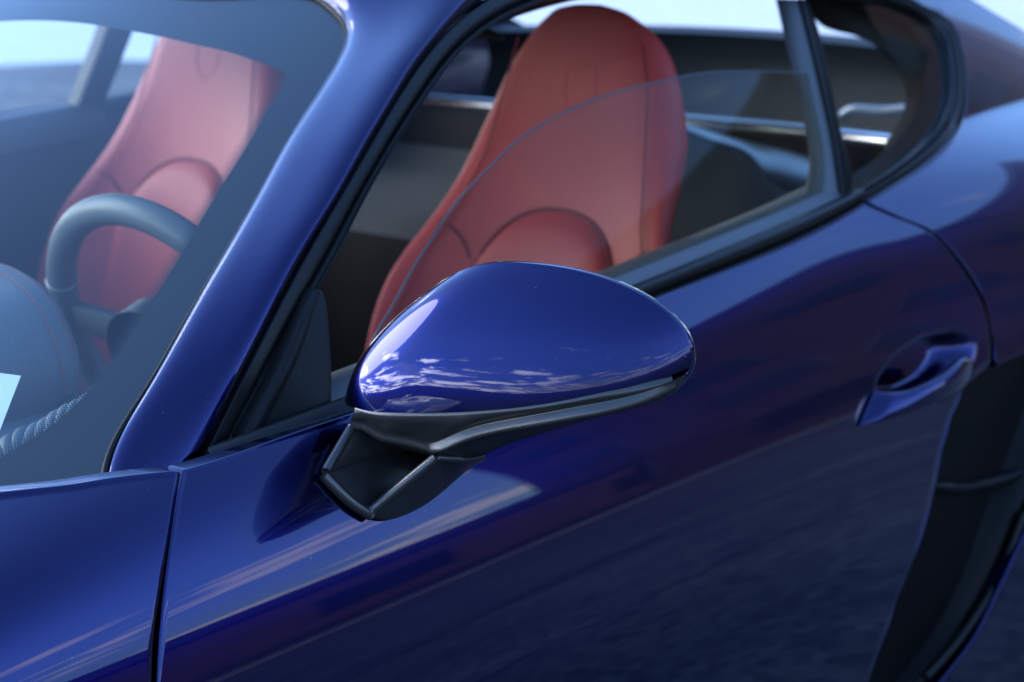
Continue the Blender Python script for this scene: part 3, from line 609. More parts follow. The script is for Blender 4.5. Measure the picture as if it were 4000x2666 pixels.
grid("roof_skin", rf, PAINT, roof); grid("roof_skin", rf*[1, -1, 1], PAINT, roof)
hl = rf.copy(); hl[..., 2] -= .03
for sg in (-1, 1):  # unseen visors added to shade the headrests
    yv = np.linspace(.12, .50, 20)*sg
    rows = [np.stack([screen_x(yv, 1.215)+d_, yv, np.full(20, z_)-.06*yv**2], 1) for d_, z_ in ((.05, 1.212), (.08, 1.203), (.115, 1.194), (.14, 1.188), (.143, 1.193), (.11, 1.203), (.06, 1.222))]
    grid("shading_visor", rows, HEADLINER, roof)
grid("headliner", hl, HEADLINER, roof); grid("headliner", hl*[1, -1, 1], HEADLINER, roof)

# --- black window frame and belt mouldings
frame = empty("window_frame", car)
fo = np.vstack([C_['pillar_outer'], rail[1:5]])
fi = np.vstack([C_['frame_inner'], [[.90, -.572, 1.222], [1.1, -.572, 1.224], [1.3, -.575, 1.214], [1.45, -.582, 1.198]]])
n = 220
A = smooth_curve(resample(fo, n), 150); B = smooth_curve(resample(fi, n), 60)
strip("frame_moulding", A, B, dense([(0, -.006), (.03, .0012), (.10, .003), (.40, .0045), (.60, .003), (.66, -.002), (.72, -.001), (.84, .004), (.95, .002), (1.0, -.008)], 5), n, BLACK_SATIN, frame)
strip("frame_seal", A*.12+B*.88, B, dense([(0, 0.002), (.3, .006), (.7, .006), (1, -.004)], 5), n, RUBBER, frame)
liner = B.copy(); liner2 = B+np.array([0.0, .05, 0.0])
grid("frame_liner", [liner, liner2], HEADLINER, frame)
bt = C_['belt_top']; dtp = C_['door_top'].copy()
bt_ = smooth_curve(resample(bt, 160), 60); dt_ = smooth_curve(resample(dtp[1:], 160), 60)
strip("belt_moulding", dt_, bt_, dense([(0, -.008), (.06, -.001), (.16, .0005), (.24, -.004), (.32, .001), (.55, .0075), (.80, .0055), (.95, -.001), (1, -.010)], 6), 160, BLACK_SATIN, frame, out=(0, -1, .6))
ib = bt_+[0, .012, -.006]; ib2 = bt_+[0, .03, .004]; ib3 = bt_+[0, .075, -.006]; ib4 = bt_+[0, .10, -.06]; ib5 = bt_+[0, .11, -.30]
grid("inner_belt", [ib, ib2, (ib2+ib3)/2+[0, 0, .004], ib3, ib4, ib5], DASH_L, door)
# triangular mirror sail
big = resample(np.vstack([C_['sail'], C_['sail'][:1]]), 121, False)[:-1]; cen = big.mean(0)
rows = []
for s_, o_ in ((0, .014), (0, .003), (.006, .0), (.02, -.0012), (.05, -.0016), (.2, -.0016), (.4, -.0016), (.6, -.0016), (.8, -.0016), (.97, -.0016)):
    p = big+(cen-big)*s_; p[:, 1] = side_glass(p[:, 0], p[:, 2])-.010+o_; rows.append(p)
grid("sail_panel", rows, GRAIN, frame, False, True)
bev = resample(C_['sail_bevel'], 40)
tp = np.linspace(0, 1, 40)[:, None]; b2 = bev+np.array([.012, 0, .0])*(1-.85*tp**3); bev[:, 1] = side_glass(bev[:, 0], bev[:, 2])-.010; b2[:, 1] = side_glass(b2[:, 0], b2[:, 2])-.0165
grid("sail_bevel", [bev+[0, .006, 0], bev, bev*.95+b2*.05-[0, .001, 0], b2, b2+[.001, .006, 0]], GRAIN, frame)
# quarter window trim
qi = C_['quarter_inner']
qo2 = np.vstack([C_['quarter_edge_a'], C_['quarter_edge_b'], C_['quarter_edge_c'], C_['quarter_edge_d'], [[1.55, -.556, 1.206], [1.45, -.556, 1.222]]])
qi2 = np.vstack([qi, [[1.45, -.582, 1.198]]])
qA = smooth_curve(resample(qo2, 200), 8); qB = smooth_curve(resample(qi2, 200), 8)
strip("quarter_moulding", qA, qB, dense([(0, -.008), (.05, -.001), (.12, .001), (.22, -.004), (.34, .002), (.46, .006), (.58, .002), (.66, .001), (.78, .0065), (.92, .003), (1, -.012)], 6), 200, BLACK_SATIN, frame, out=(0, -1, .3))
grid("quarter_reveal", [qB, qB+(qB.mean(0)-qB)*.10+[0, .03, 0]], RUBBER, frame)
rpe = resample(C_['rear_pillar_edge'], 80); qs = qB[::-1]; qs = resample(qs[20:150], 80)
loft("rear_pillar_trim", [qs+[0, .03, 0], qs*.6+rpe*.4+[0.0, .035, 0], rpe, rpe+[.10, .03, -.004], rpe+[.3, .04, 0]], 80, SHELF_D, frame)
# pillar between door window and quarter window
bl, bm, br = (resample(C_[k], 60) for k in ('bp_left', 'bp_mid', 'bp_right'))
loft("centre_pillar", [bl+[.05, .03, 0], bl, bl*.55+bm*.45+[0, -.006, 0], bm+[0, .003, 0]], 60, DASH_L, frame)
tube("pillar_bead", bm, .0035, BLACK_SATIN, frame)
loft("pillar_cover", [bm, (bm+br)/2+[0, -.003, 0], br, br+[0, .05, 0]], 60, SHADOW, frame)

# --- glass
gt = resample(C_['glass_top'], 120); gb = gt.copy(); gb[:, 2] = np.interp(gt[:, 0], bt[:, 0], bt[:, 2])-.03; gb[:, 2] = np.minimum(gb[:, 2], gt[:, 2]-.002)
gb[:, 1] = side_glass(gb[:, 0], gb[:, 2])+.014
rows = []
for s_ in np.linspace(0, 1, 30):
    p = gt*(1-s_)+gb*s_; p[:, 1] = side_glass(p[:, 0], p[:, 2])+.014; rows.append(p)
dw = grid("door_window", rows, SIDE_GLASS, car)
tube("glass_rim", gt, .0012, GLASS_EDGE, dw, 8)
qg = qB[::2]; c = qg.mean(0)
rows = [qg+(c-qg)*s_ for s_ in np.linspace(0, 1, 12)]
Pq = np.array(rows); Pq[..., 1] = side_glass(Pq[..., 0], Pq[..., 2])+.008
grid("quarter_window", Pq, SIDE_GLASS, car)
fe = C_['screen_edge']
def screen_y_half(z): 
    o = np.argsort(fe[:, 2]); return np.interp(z, fe[o, 2], -fe[o, 1])
zz = np.concatenate([[.868, .88], np.linspace(.893, 1.2205, 70)])
ed = resample(np.vstack([[[-.05, -.735, .872]], fe[1:], [[.535, -.30, 1.229], [.51, -.15, 1.235], [.50, -.01, 1.238]]]), 120)
Wg = []
zr = ed[:, 2]
for k in range(120):
    yy = np.linspace(ed[k, 1], -ed[k, 1], 80); zc = ed[k, 2]
    Wg.append(np.stack([screen_x(yy, zc), yy, np.full(80, zc)], 1))
ws = grid("windscreen", Wg, WINDSCREEN, car)
seal = resample(np.vstack([[[-.075, -.747, .858]], fe, hd[1:]]), 160)
tube("screen_seal", seal+np.array([-.001, -.002, .001]), .0028, RUBBER, ws, 10)
frin = resample(C_['frit_inner'], 300); 
fo_ = resample(np.vstack([[[-.16, -.70, .868]], [[-.05, -.735, .872]], fe[1:], [[.40, -.0, 1.199+.02]]]), 300, False)
fo_[:, 0] = screen_x(fo_[:, 1], fo_[:, 2])
def on_screen(p, d): 
    q = np.array(p, float); q[..., 0] = screen_x(q[..., 1], q[..., 2])+d; return q
# band between the seal and the dotted edge: match both lines by pieces
def cut(c, a, b): return c[a:b+1]
fi_raw = C_['frit_inner']; 
inner_side_ = resample(fi_raw[:16], 150); inner_top_ = resample(fi_raw[15:], 120)
outer_side_ = resample(np.vstack([[[-.14, -.735, .860]], fe[1:10]]), 150); outer_top_ = resample(np.vstack([fe[9:], [[.535, -.30, 1.229], [.51, -.15, 1.235], [.50, 0.05, 1.238]]]), 120)
for nm, a_, b_ in (("frit_band", inner_side_, outer_side_), ("frit_band", inner_top_, outer_top_)):
    g = np.array([a_*(1-s_)+b_*s_ for s_ in np.linspace(0, 1, 14)])
    grid(nm, on_screen(g, .004), FRIT, ws)
dv, df = [], []
dl_ = resample(fi_raw[:17], 420)
tan = unit(np.gradient(dl_, axis=0)); nrm = unit(np.stack([-np.ones(420), 1.3*dl_[:, 1], np.full(420, 2.5)], 1)); sidev = unit(np.cross(tan, nrm))
if sidev[200][1] < 0: sidev = -sidev
for row in range(5):
    rr = (.00125, .00105, .00085, .00065, .00045)[row]
    for k in range(row % 2, 420, 2):
        p = on_screen(dl_[k]+sidev[k]*(.0010+.0021*row), .0035); b0 = len(dv); dv.append(p)
        for a in range(6): dv.append(on_screen(p+rr*(math.cos(a*1.0472)*tan[k]+math.sin(a*1.0472)*sidev[k]), .0035))
        df += [(b0, b0+1+a, b0+1+(a+1) % 6) for a in range(6)]
tag(mesh_obj("frit_dots", dv, df, FRIT, ws, False), kind="stuff")

# --- door mirror
mirror = empty("door_mirror", car)
rim = resample(np.vstack([C_['mirror_rim'], C_['mirror_rim'][:1]]), 201)[:-1]
for _ in range(60): rim = .25*np.roll(rim, 1, 0)+.5*rim+.25*np.roll(rim, -1, 0)
M_, Q_ = C_['mirror_centre'], C_['mirror_pole']; rim = M_+(rim-M_)*1.018; me = C_['mirror_exp']
tt = np.linspace(0, 1, 90)**1.0*math.pi/2
wb = np.clip(.5+(M_[2]-rim[:, 2])/.09, 0, 1); wb = wb*wb*(3-2*wb)
e1 = (me[0]*(1-wb)+me[2]*wb)[:, None]; e2 = (me[1]*(1-wb)+me[3]*wb)[:, None]       # fuller below than above
dome = np.array([M_+(rim-M_)*max(0.0, math.cos(t))**e1+(Q_-M_)*math.sin(t)**e2 for t in tt])
PC, PN = C_['parting'][0], unit(C_['parting'][1])
def clip_above(P, sgn, shift=0.0):
    """part of the closed dome above (or below) the parting plane"""
    import bmesh
    bm = bmesh.new(); n, m = P.shape[:2]
    vs_ = [bm.verts.new(p) for p in P.reshape(-1, 3)]
    for f in grid_faces(n, m, False, True):
        try: bm.faces.new([vs_[i] for i in f])
        except ValueError: pass
    bmesh.ops.remove_doubles(bm, verts=bm.verts, dist=1e-5)
    g = bm.verts[:]+bm.edges[:]+bm.faces[:]
    bmesh.ops.bisect_plane(bm, geom=g, plane_co=tuple(PC+PN*shift), plane_no=tuple(PN*sgn), clear_inner=True, clear_outer=False)
    return bm
def bm_obj(name, bm, mat, parent):
    me = bpy.data.meshes.new(name); bm.to_mesh(me); bm.free()
    me.polygons.foreach_set("use_smooth", [True]*len(me.polygons)); me.materials.append(mat)
    o = bpy.data.objects.new(name, me); COL.objects.link(o); o.parent = parent; return o
bm_obj("mirror_cap", clip_above(dome, 1, .0006), PAINT, mirror)
wt = np.clip((-dome[..., 1:2]-1.02)/.03, 0, 1)
under = (M_+(dome-M_)*np.array([.90, .90, .55]))*(1-wt)+dome*wt
bm_obj("mirror_under_shell", clip_above(under, -1, -.004), MIRROR_BLACK, mirror)
shc = C_['shell_c'][3:]; so = np.argsort(shc[:, 1]); rim_full = rim; rim = rim.copy()
rim[:, 2] = np.where(rim[:, 1] > -1.045, np.maximum(rim[:, 2], np.interp(rim[:, 1], shc[so, 1], shc[so, 2])+.006), rim[:, 2])
grid("mirror_rim_edge", [rim, rim+np.array([.0035, 0, 0])+(rim-M_)*.006, rim+np.array([.0075, 0, 0])+(rim-M_)*.0, rim+np.array([.006, 0, 0])+(M_-rim)*.07], PAINT, mirror, False, True)
mg = rim+(M_-rim)*.06+np.array([.003, 0, 0]); mesh_obj("mirror_glass", mg, [tuple(range(len(mg)))], MIRROR_GLASS, mirror, False)
sa, sb, sc_ = (resample(C_[k], 140, True) for k in ('shell_a', 'shell_b', 'shell_c'))
sbp = resample(C_['shell_b'][:5], 60, True); sbq = resample(C_['shell_b'][4:], 81, True); sb = np.vstack([sbp, sbq[1:]])
scp = resample(C_['shell_c'][:4], 60, True); scq = resample(C_['shell_c'][3:], 81, True); sc_ = np.vstack([scp, scq[1:]])
ka = 4.0/11; sa = np.vstack([resample(C_['shell_a'][:6], 60, True), resample(C_['shell_a'][5:], 81, True)[1:]])
outv = np.array([-.5, -.6, -.3])*.004
kk = np.arange(140)
ledge = np.clip((kk-57)/5, 0, 1)*np.clip((139-kk)/25, 0, 1); ledge = ledge[:, None]
pro = np.array([-.55, -.75, -.1])                                    # the rib stands proud of the shell from the foot outwards
su = sb+[.0, .0, .006]; und = np.clip((139-kk)/55, 0, 1)[:, None]
rows = [sa+[.004, .004, .0015], sa+[0, 0, .0004], sa+outv*.1-[0, 0, .0004], sa+outv*.3-[0, 0, .0012], sa*.6+su*.4+outv*.6, sa*.25+su*.75+outv*.4, sa*.04+su*.96+outv*.1,
        su*(1-.2*ledge)+sb*.2*ledge+pro*.0015*ledge*1.0, su*.35+sb*.65+pro*.005*ledge, sb+pro*.0065*ledge-[0, 0, .0005], sb*.97+sc_*.03+pro*.0062*ledge-[0, 0, .0022], sb*.8+sc_*.2+pro*.003*ledge, sb*.45+sc_*.55+outv*.4, sc_, sc_+np.array([.015, .012, .0015])*und, sc_+np.array([.06, .03, .003])*und, sc_+np.array([.085, .03, .02])*und]
grid("mirror_lower_shell", rows, MIRROR_BLACK, mirror)
grid("shade_filler", [sb[:62]+[.001, .001, 0], sb[:62]+[.03, .02, -.004], sb[:62]+[.05, .03, -.02], sb[:62]+[.05, .04, -.035]], SHADOW, mirror)  # black filler sheet added to keep the gap above the foot dark
foot = grid("mirror_foot", [resample(np.array([a_*(1-s_)+b_*s_ for s_ in (0, .33, .66, 1)]), 20) for a_, b_ in zip(C_['foot_plate_front'], C_['foot_plate_back'])], MIRROR_BLACK, mirror)
def wall(name, low, top, thick):
    low, top = resample(low, 50), resample(top, 50, False); t = unit(np.gradient(low, axis=0)); nn = unit(np.cross(t, top-low))
    
    o = grid(name, [resample(np.array([l, (l+p)/2+q*.001, p]), 24) for l, p, q in zip(low, top, nn)], MIRROR_BLACK, mirror)
    return add_solidify(o, thick, 0)
wall("foot_wall", C_['foot_outer_low'], C_['foot_outer_top'], .006)
wall("foot_wall", C_['foot_inner_low'], C_['foot_inner_top'], .006)
tube("foot_edge", resample(np.array([C_['foot_outer_top'][0]+[0, -.001, -.001], C_['foot_outer_top'][1]+[0, .001, -.001]]), 30), .0045, MIRROR_BLACK, mirror)
fw0, fw1 = C_['foot_inner_low'][-1], C_['foot_inner_top'][-1]; fw2, fw3 = C_['foot_outer_low'][-2], C_['foot_outer_top'][-1]
loft("foot_shade_back", [[fw0-[.01, 0, .01], fw1+[0, 0, .03]], [(fw0+fw2)/2+[.02, -.01, 0], (fw1+fw3)/2+[.02, 0, .03]], [fw2, fw3+[0, .01, .01]]], 12, SHADOW, mirror, False)  # black sheet closing the hollow foot so its opening stays dark
tube("foot_edge", resample(np.array([C_['foot_inner_low'][0]+[0, -.003, .002], C_['foot_inner_top'][0]+[0, -.001, 0]]), 30), .0042, MIRROR_BLACK, mirror)
tube("foot_edge", resample(C_['foot_plate_front']+[0, -.001, .0], 30), .005, MIRROR_BLACK, mirror)

# --- door handle
ht, hb = smooth_curve(resample(C_['handle_top'], 50), 14), smooth_curve(resample(C_['handle_bot'], 50), 14)
rows = []
for a_, b_, k in zip(ht, hb, np.linspace(0, 1, 50)):
    mid = (a_+b_)/2; h2 = (a_-b_)/2; o2 = np.array([-.15, -1, .35]); o2 = o2/np.linalg.norm(o2); th = .010*(1-k)**.3*min(1, k*8+.25)+.008*k
    an = np.linspace(0, 2*np.pi, 26, endpoint=False)
    ca, sa_ = np.sign(np.cos(an))*np.abs(np.cos(an))**.75, np.sign(np.sin(an))*np.abs(np.sin(an))**.75
    rows.append(mid+ca[:, None]*h2+sa_[:, None]*o2*th)
P = np.array(rows); f = grid_faces(50, 26, False, True)+[tuple(range(26)), tuple(range(49*26, 50*26))]
mesh_obj("handle", P.reshape(-1, 3), f, PAINT, door)

# ---------------------------------------------------------------- cabin
# seats
H_Z = [.42, .55, .70, .80, .85, .90, .95, 1.0, 1.06, 1.10, 1.13, 1.15, 1.17, 1.183, 1.192, 1.1965]
H_W = [.25, .262, .265, .262, .246, .214, .186, .167, .150, .135, .119, .104, .083, .063, .040, .012]
seat_w = Spl(H_Z, H_W)
seat_x = Spl([.42, .6, .8, .95, 1.05, 1.2], [.87, .915, .965, 1.010, 1.035, 1.055])
seat_b = Spl([.42, .6, .75, .85, .92, 1.0, 1.08, 1.2], [.12, .125, .12, .098, .064, .032, .018, .012])
seat_t = Spl([.42, .8, 1.0, 1.1, 1.17, 1.2], [.05, .05, .042, .036, .026, .006])
def seat_front(y_, z_):
    """front face of the backrest: x for a lateral offset and a height, bolsters curling forward"""
    w = seat_w(z_); u_ = np.clip(np.abs(y_)/w, 0, 1)
    return seat_x(z_)-seat_b(z_)*u_**2.4
def seat(name, cy, dx, label):
    root = empty(name, car); root["label"] = label; off = np.array([dx, cy, 0])
    rows = []
    for z_ in np.concatenate([np.linspace(.42, 1.12, 60), np.linspace(1.125, 1.1955, 26)]):
        a = np.linspace(0, 2*np.pi, 72, endpoint=False); w = float(seat_w(z_)); b_ = float(seat_b(z_)); t_ = float(seat_t(z_))
        ex = float(np.interp(z_, [1.0, 1.16], [.5, .85])); cu = np.sign(np.cos(a))*np.abs(np.cos(a))**ex; su = np.sign(np.sin(a))*np.abs(np.sin(a))**ex
        wm = min(w, .160); y_ = cu*(wm+(w-wm)*np.clip(su, 0, 1)**.6-.035*min(1, w/.1)*np.clip(-su, 0, 1)); x_ = float(seat_x(z_))+t_-b_*np.abs(cu)**2.4*(.5+.5*su)-t_*su
        rows.append(np.stack([x_, y_, np.full(72, z_)], 1)+off)
    P = np.array(rows); n_, m_ = P.shape[:2]
    mesh_obj("backrest", P.reshape(-1, 3), grid_faces(n_, m_, False, True)+[tuple(range((n_-1)*m_, n_*m_))], LEATHER, root)
    # arched centre pad
    rows = []
    for v_ in np.linspace(0, 1, 50):
        row = []
        for u_ in np.linspace(-1, 1, 44):
            ztop = .800+.131*math.sqrt(max(0, 1-abs(u_)**2.4)); z_ = .46+(ztop-.46)*v_
            y_ = .118*u_*(1+.10*(1-v_))
            e_ = min(1, (1-abs(u_))/.22, (1-v_)/.16+0.0); lift = .002+.020*math.sqrt(max(0, 1-(1-max(0, e_))**2))
            row.append((float(seat_front(y_, z_))-lift+dx, y_+cy, z_))
        rows.append(row)
    grid("centre_pad", rows, LEATHER, root)
    def on_seat(pts, d=.0): return np.array([[float(seat_front(y_, z_))+dx-d, y_+cy, z_] for y_, z_ in pts])
    arch = [(.122*u_, .800+.134*math.sqrt(max(0, 1-abs(u_)**2.4))) for u_ in np.linspace(-1, 1, 60)]
    tube("seam", on_seat(arch, .001), .0028, SEAM, root, 8)
    for sg in (-1, 1):
        tube("seam", on_seat([(sg*.100, 1.15), (sg*.112, 1.10), (sg*.128, 1.0), (sg*.147, .93), (sg*.18, .86), (sg*.20, .78)], .0), .0014, SEAM, root, 6)
        tube("seam", on_seat(resample(np.array([(sg*.122, .86), (sg*.135, .882), (sg*.152, .898), (sg*.168, .907)]), 20), .0), .0014, SEAM, root, 6)
    # embossed shield on the headrest
    sh = [(-.024, 1.115), (0, 1.119), (.024, 1.115), (.025, 1.085), (.018, 1.066), (0, 1.052), (-.018, 1.066), (-.025, 1.085)]
    tube("embossed_crest", np.array([[float(seat_front(y_, z_))+dx, y_+cy, z_] for y_, z_ in resample(np.array(sh+sh[:1]), 60, False)[:-1]]), .0008, LEATHER, root, 6, True)
    # cushion
    rows = []
    for x_ in np.linspace(.40, .98, 40):
        k = (x_-.40)/.58; w = .262; u_ = np.linspace(-1, 1, 50)
        z_ = .50-.05*k+.075*np.abs(u_)**3*(.35+.65*min(1, k*3))-.08*max(0, 1-k*6)**2
        z_ = z_-.20*np.clip((np.abs(u_)-.93)/.07, 0, 1)**1.5
        rows.append(np.stack([np.full(50, x_+dx), w*u_+cy, z_], 1))
    grid("cushion", rows, LEATHER, root)
    # shell behind
    rows = []
    for z_ in np.linspace(.45, 1.10, 30):
        u_ = np.linspace(-1, 1, 24); rows.append(np.stack([float(seat_x(z_))+.088-.02*u_**2+dx+0*u_, min(float(seat_w(z_)), .15)*.8*u_+cy, np.full(24, z_)], 1))
    grid("back_shell", rows, DASH, root)
seat("driver_seat", -.385, 0.0, "red leather bucket seat seen through the open side window")
seat("passenger_seat", .325, .0, "red leather bucket seat seen through the windscreen")

# steering wheel
wheel = empty("steering_wheel", car)
wc = np.array([.37, -.353, .857]); tl = math.radians(20.3); we1 = np.array([0, 1, 0]); we2 = np.array([-math.sin(tl), 0, math.cos(tl)]); we3 = np.cross(we1, we2)
an = np.linspace(0, 2*np.pi, 120, endpoint=False)
ring = wc+.170*(np.cos(an)[:, None]*we1+np.sin(an)[:, None]*we2)
tube("wheel_rim", ring, .0165, DASH_L, wheel, 18, True)
for a in (math.radians(22), math.radians(158)):
    c0 = wc+.170*(math.cos(a)*we1+math.sin(a)*we2); t0 = unit(-math.sin(a)*we1+math.cos(a)*we2)
    b0 = unit(np.cross(t0, c0-wc)); n0 = np.cross(t0, b0); k = np.linspace(0, 2*np.pi, 40, endpoint=False)
    tube("rim_stitch", c0+.0168*(np.cos(k)[:, None]*b0+np.sin(k)[:, None]*n0), .0009, SILVER, wheel, 6, True)
hub = wc+we3*-.02
rows = []
for r_, d_ in ((.001, .022), (.03, .022), (.055, .016), (.066, .0), (.066, -.03)):
    rows.append(wc+r_*(np.cos(an)[::3, None]*we1*1.1+np.sin(an)[::3, None]*we2)+np.array([1, 0, 0])*0+np.cross(we2, we1)*-d_)
grid("airbag_hub", rows, DASH, wheel, False, True)
for ang in (8, 172, 270):
    a = math.radians(ang); d_ = math.cos(a)*we1+math.sin(a)*we2; s_ = -math.sin(a)*we1+math.cos(a)*we2
    p0, p1 = wc+d_*.05, wc+d_*.165; n_ = np.cross(d_, s_)*.006
    loft("spoke", [[p0+s_*.022-n_, p1+s_*.014-n_], [p0+s_*.022+n_, p1+s_*.014+n_], [p0-s_*.022+n_, p1-s_*.014+n_], [p0-s_*.022-n_, p1-s_*.014-n_], [p0+s_*.022-n_, p1+s_*.014-n_]], 6, DASH_L, wheel, False)

# dashboard, instrument hood, ribs
dash = empty("dashboard", car)
rows = []
for x_, z_, b_ in ((-.34, .835, .70), (-.2, .845, .71), (-.05, .850, .715), (.08, .853, .715), (.18, .848, .71), (.24, .825, .70), (.26, .77, .69), (.25, .62, .68)):
    y_ = np.linspace(-b_, b_, 60); rows.append(np.stack([x_+.04*(y_/b_)**2*(1 if x_ > 0 else 2.0), y_, z_+.012*np.cos(y_/b_*1.5)], 1))
g = np.array(rows); gg = np.stack([resample(g[:, k], 40) for k in range(60)], 1)
grid("dash_top", gg, DASH_TOP, dash)
ha = C_['hood_arch']; cyh = -.335
half = ha[1:][ha[1:, 1] <= cyh+.01]
half = np.vstack([[[.17, cyh, .981]], ha[2:]]); mir = half[::-1].copy(); mir[:, 1] = 2*cyh-mir[:, 1]
archc = smooth_curve(resample(np.vstack([mir[:-1], half]), 90), 4)
rows = []
for k, (dxx, sc2, dz) in enumerate(((.004, .955, -.006), (.004, .985, -.001), (0, 1.0, 0), (-.012, 1.004, 0), (-.03, 1.0, -.003), (-.08, .99, -.014), (-.14, .97, -.032), (-.21, .93, -.062), (-.28, .86, -.10), (-.33, .80, -.135))):
    p = archc.copy(); p[:, 0] += dxx; p[:, 1] = cyh+(p[:, 1]-cyh)*sc2; p[:, 2] = .84+(p[:, 2]-.84)*sc2+dz*np.clip((p[:, 2]-.80)/.15, 0, 1); rows.append(p)
hood = grid("instrument_hood", np.stack([resample(np.array(rows)[:, k], 40) for k in range(90)], 1), DASH_TOP, dash)
for dxx, of in ((-.006, .0008), (-.021, .0012)):
    p = archc.copy(); p[:, 0] += dxx; p[:, 1] = cyh+(p[:, 1]-cyh)*1.004; p = resample(p, 400)
    tv, tf = [], []
    for k in range(0, 396, 5):
        q = tube_verts(p[k:k+4]+unit(p[k:k+4]-np.array([0, cyh, .84])*[0, 1, 1]-p[k:k+4]*[1, 0, 0])*of, .0009, 5); b0 = len(tv); tv += list(q.reshape(-1, 3)); tf += grid_faces(4, 5, False, True, b0)
    tag(mesh_obj("stitching", tv, tf, STITCH, dash), kind="stuff")
# driver's end of the dash: vent pod and its edge lines
pod = []
for a in np.linspace(0, np.pi, 30):
    row = []
    for s_ in np.linspace(0, 1, 24):
        r_ = .085*math.sin(math.pi*min(1, .5+.5*s_)) if s_ < 0 else .085
        row.append((.20+.05*math.sin(a)-.16*s_+.02, -.585+.085*math.cos(a)*(1-.25*s_), .835+.060*math.sin(a)*(1-.55*s_*s_)))
    pod.append(row)
grid("vent_pod", pod, DASH_L, dash)
tube("vent_rim", np.array(pod)[:, 0], .004, SILVER, dash, 8)
tube("vent_rim", np.array(pod)[:, 9]+[0, 0, .001], .0022, SILVER, dash, 8)
pl = [[(.27, -.42, .86), (.22, -.44, .875), (.12, -.46, .862)], [(.29, -.50, .885), (.24, -.51, .885), (.14, -.52, .86)], [(.30, -.60, .875), (.25, -.60, .88), (.15, -.60, .855)]]
loft("column_cowl", pl, 16, DASH_L, dash)
rp = resample(C_['rib_path'], 11); td = unit(np.gradient(rp, axis=0))
for k in range(11):
    c0, t0 = rp[k], td[k]; nrm0 = unit(np.array([-1, 1.3*c0[1], 2.5])); s0 = unit(np.cross(t0, nrm0))
    rows = []
    for a in np.linspace(0, np.pi, 14):
        row = []
        for b_ in np.linspace(0, np.pi, 10):
            lon = -math.cos(b_)*.0085; rad = math.sin(b_)**.5*.015
            ce = c0+t0*lon+s0*(.022*math.cos(a))*(.35+.65*math.sin(b_)**.4)+nrm0*(rad*math.sin(a)-.018)-t0*.018*math.cos(a)
            row.append(ce)
        rows.append(row)
    grid("vent_rib", rows, DASH_TOP, dash)

# cabin lining: floor, tunnel, doors, bulkhead
lining = empty("cabin_lining", car)
box("floor", (-.3, -.78, .20), (1.5, .78, .24), CARPET, lining)
box("tunnel", (-.1, -.11, .24), (1.2, .11, .50), DASH, lining, .02)
rows = []
for z_, y_ in ((.24, .70), (.5, .71), (.70, .70), (.86, .715), (.93, .735), (.950, .748), (.955, .775)):
    x_ = np.linspace(-.1, 1.35, 30); rows.append(np.stack([x_, np.full(30, y_), z_+.03*(x_-.3)/1.0], 1))
grid("door_card", rows, DOOR_CARD, lining)
rows = []
for z_, y_ in ((.60, .70), (.62, .665), (.66, .655), (.69, .67), (.70, .70)):
    x_ = np.linspace(.25, 1.0, 16); rows.append(np.stack([x_, np.full(16, y_), np.full(16, z_)], 1))
grid("armrest", rows, DOOR_CARD, lining)
rows = []
for x_, z_ in ((1.24, .30), (1.27, .70), (1.30, .79), (1.34, .815), (1.62, .845), (1.68, .88), (1.70, .93), (1.735, .953)):
    y_ = np.linspace(-.76, .76, 40); rows.append(np.stack([np.full(40, x_), y_*(.93 if x_ > 1.4 else 1), np.full(40, z_)], 1))
g = np.array(rows)
grid("rear_bulkhead", g[:3], CARPET, lining)
grid("rear_shelf", g[2:6], SHELF, lining)
grid("shelf_riser", g[5:], CARPET, lining)
tube("luggage_bar", np.array([[1.745, -.66, .958], [1.745, -.3, .962], [1.745, .2, .958], [1.745, .66, .95]]), .0125, ALU, lining, 14)
rows = []
for x_, z_ in ((1.735, .953), (1.80, .945), (1.95, .94), (2.12, .93)):
    y_ = np.linspace(-.66, .66, 30); rows.append(np.stack([np.full(30, x_), y_, z_-.03*(y_/.66)**2], 1))
grid("luggage_cover", rows, SILVER, lining)
rows = []
for x_, z_ in ((2.12, .92), (2.16, 1.02), (2.15, 1.075), (2.10, 1.095), (2.06, 1.085)):
    y_ = np.linspace(-.60, .60, 30); rows.append(np.stack([x_-.10*(y_/.6)**2, y_, z_-.02*(y_/.6)**2], 1))
grid("tailgate_panel", rows, TEAL_DARK, lining)
tube("rear_grip", resample(C_['rear_grip'], 24), .009, SILVER, lining, 10)
# the side trim below the quarter window with its silver capping
rows = []
for s_, (dy, dz) in enumerate(((.015, -.012), (.05, -.005), (.085, -.02), (.10, -.08), (.11, -.2))):
    p = np.array([[1.13, -.738, .978], [1.25, -.732, .985], [1.35, -.725, .990], [1.47, -.705, 1.005], [1.60, -.665, 1.02]]); rows.append(p+[0, dy, dz])
loft("quarter_trim", rows, 30, SILVER, lining)
loft("side_capping", [C_['deck_hi'], C_['deck_hi']*.5+C_['deck_lo']*.5+[0, 0, .006], C_['deck_lo'], C_['deck_lo']+[-.01, 0, -.012]], 40, SILVER, lining)
loft("side_carpet", [C_['deck_lo']+[-.002, 0, -.004], C_['deck_low2'], C_['deck_low2']+[-.05, 0, -.25]], 40, SHELF, lining)
box("belt_guide", (1.28, -.655, .865), (1.33, -.615, .90), HEADLINER, lining, .01)
loft("seat_belt", [np.array([[1.29, -.652, .872], [1.24, -.655, .82], [1.16, -.66, .70]]), np.array([[1.325, -.652, .862], [1.27, -.655, .80], [1.19, -.66, .68]])], 12, LEATHER, lining)

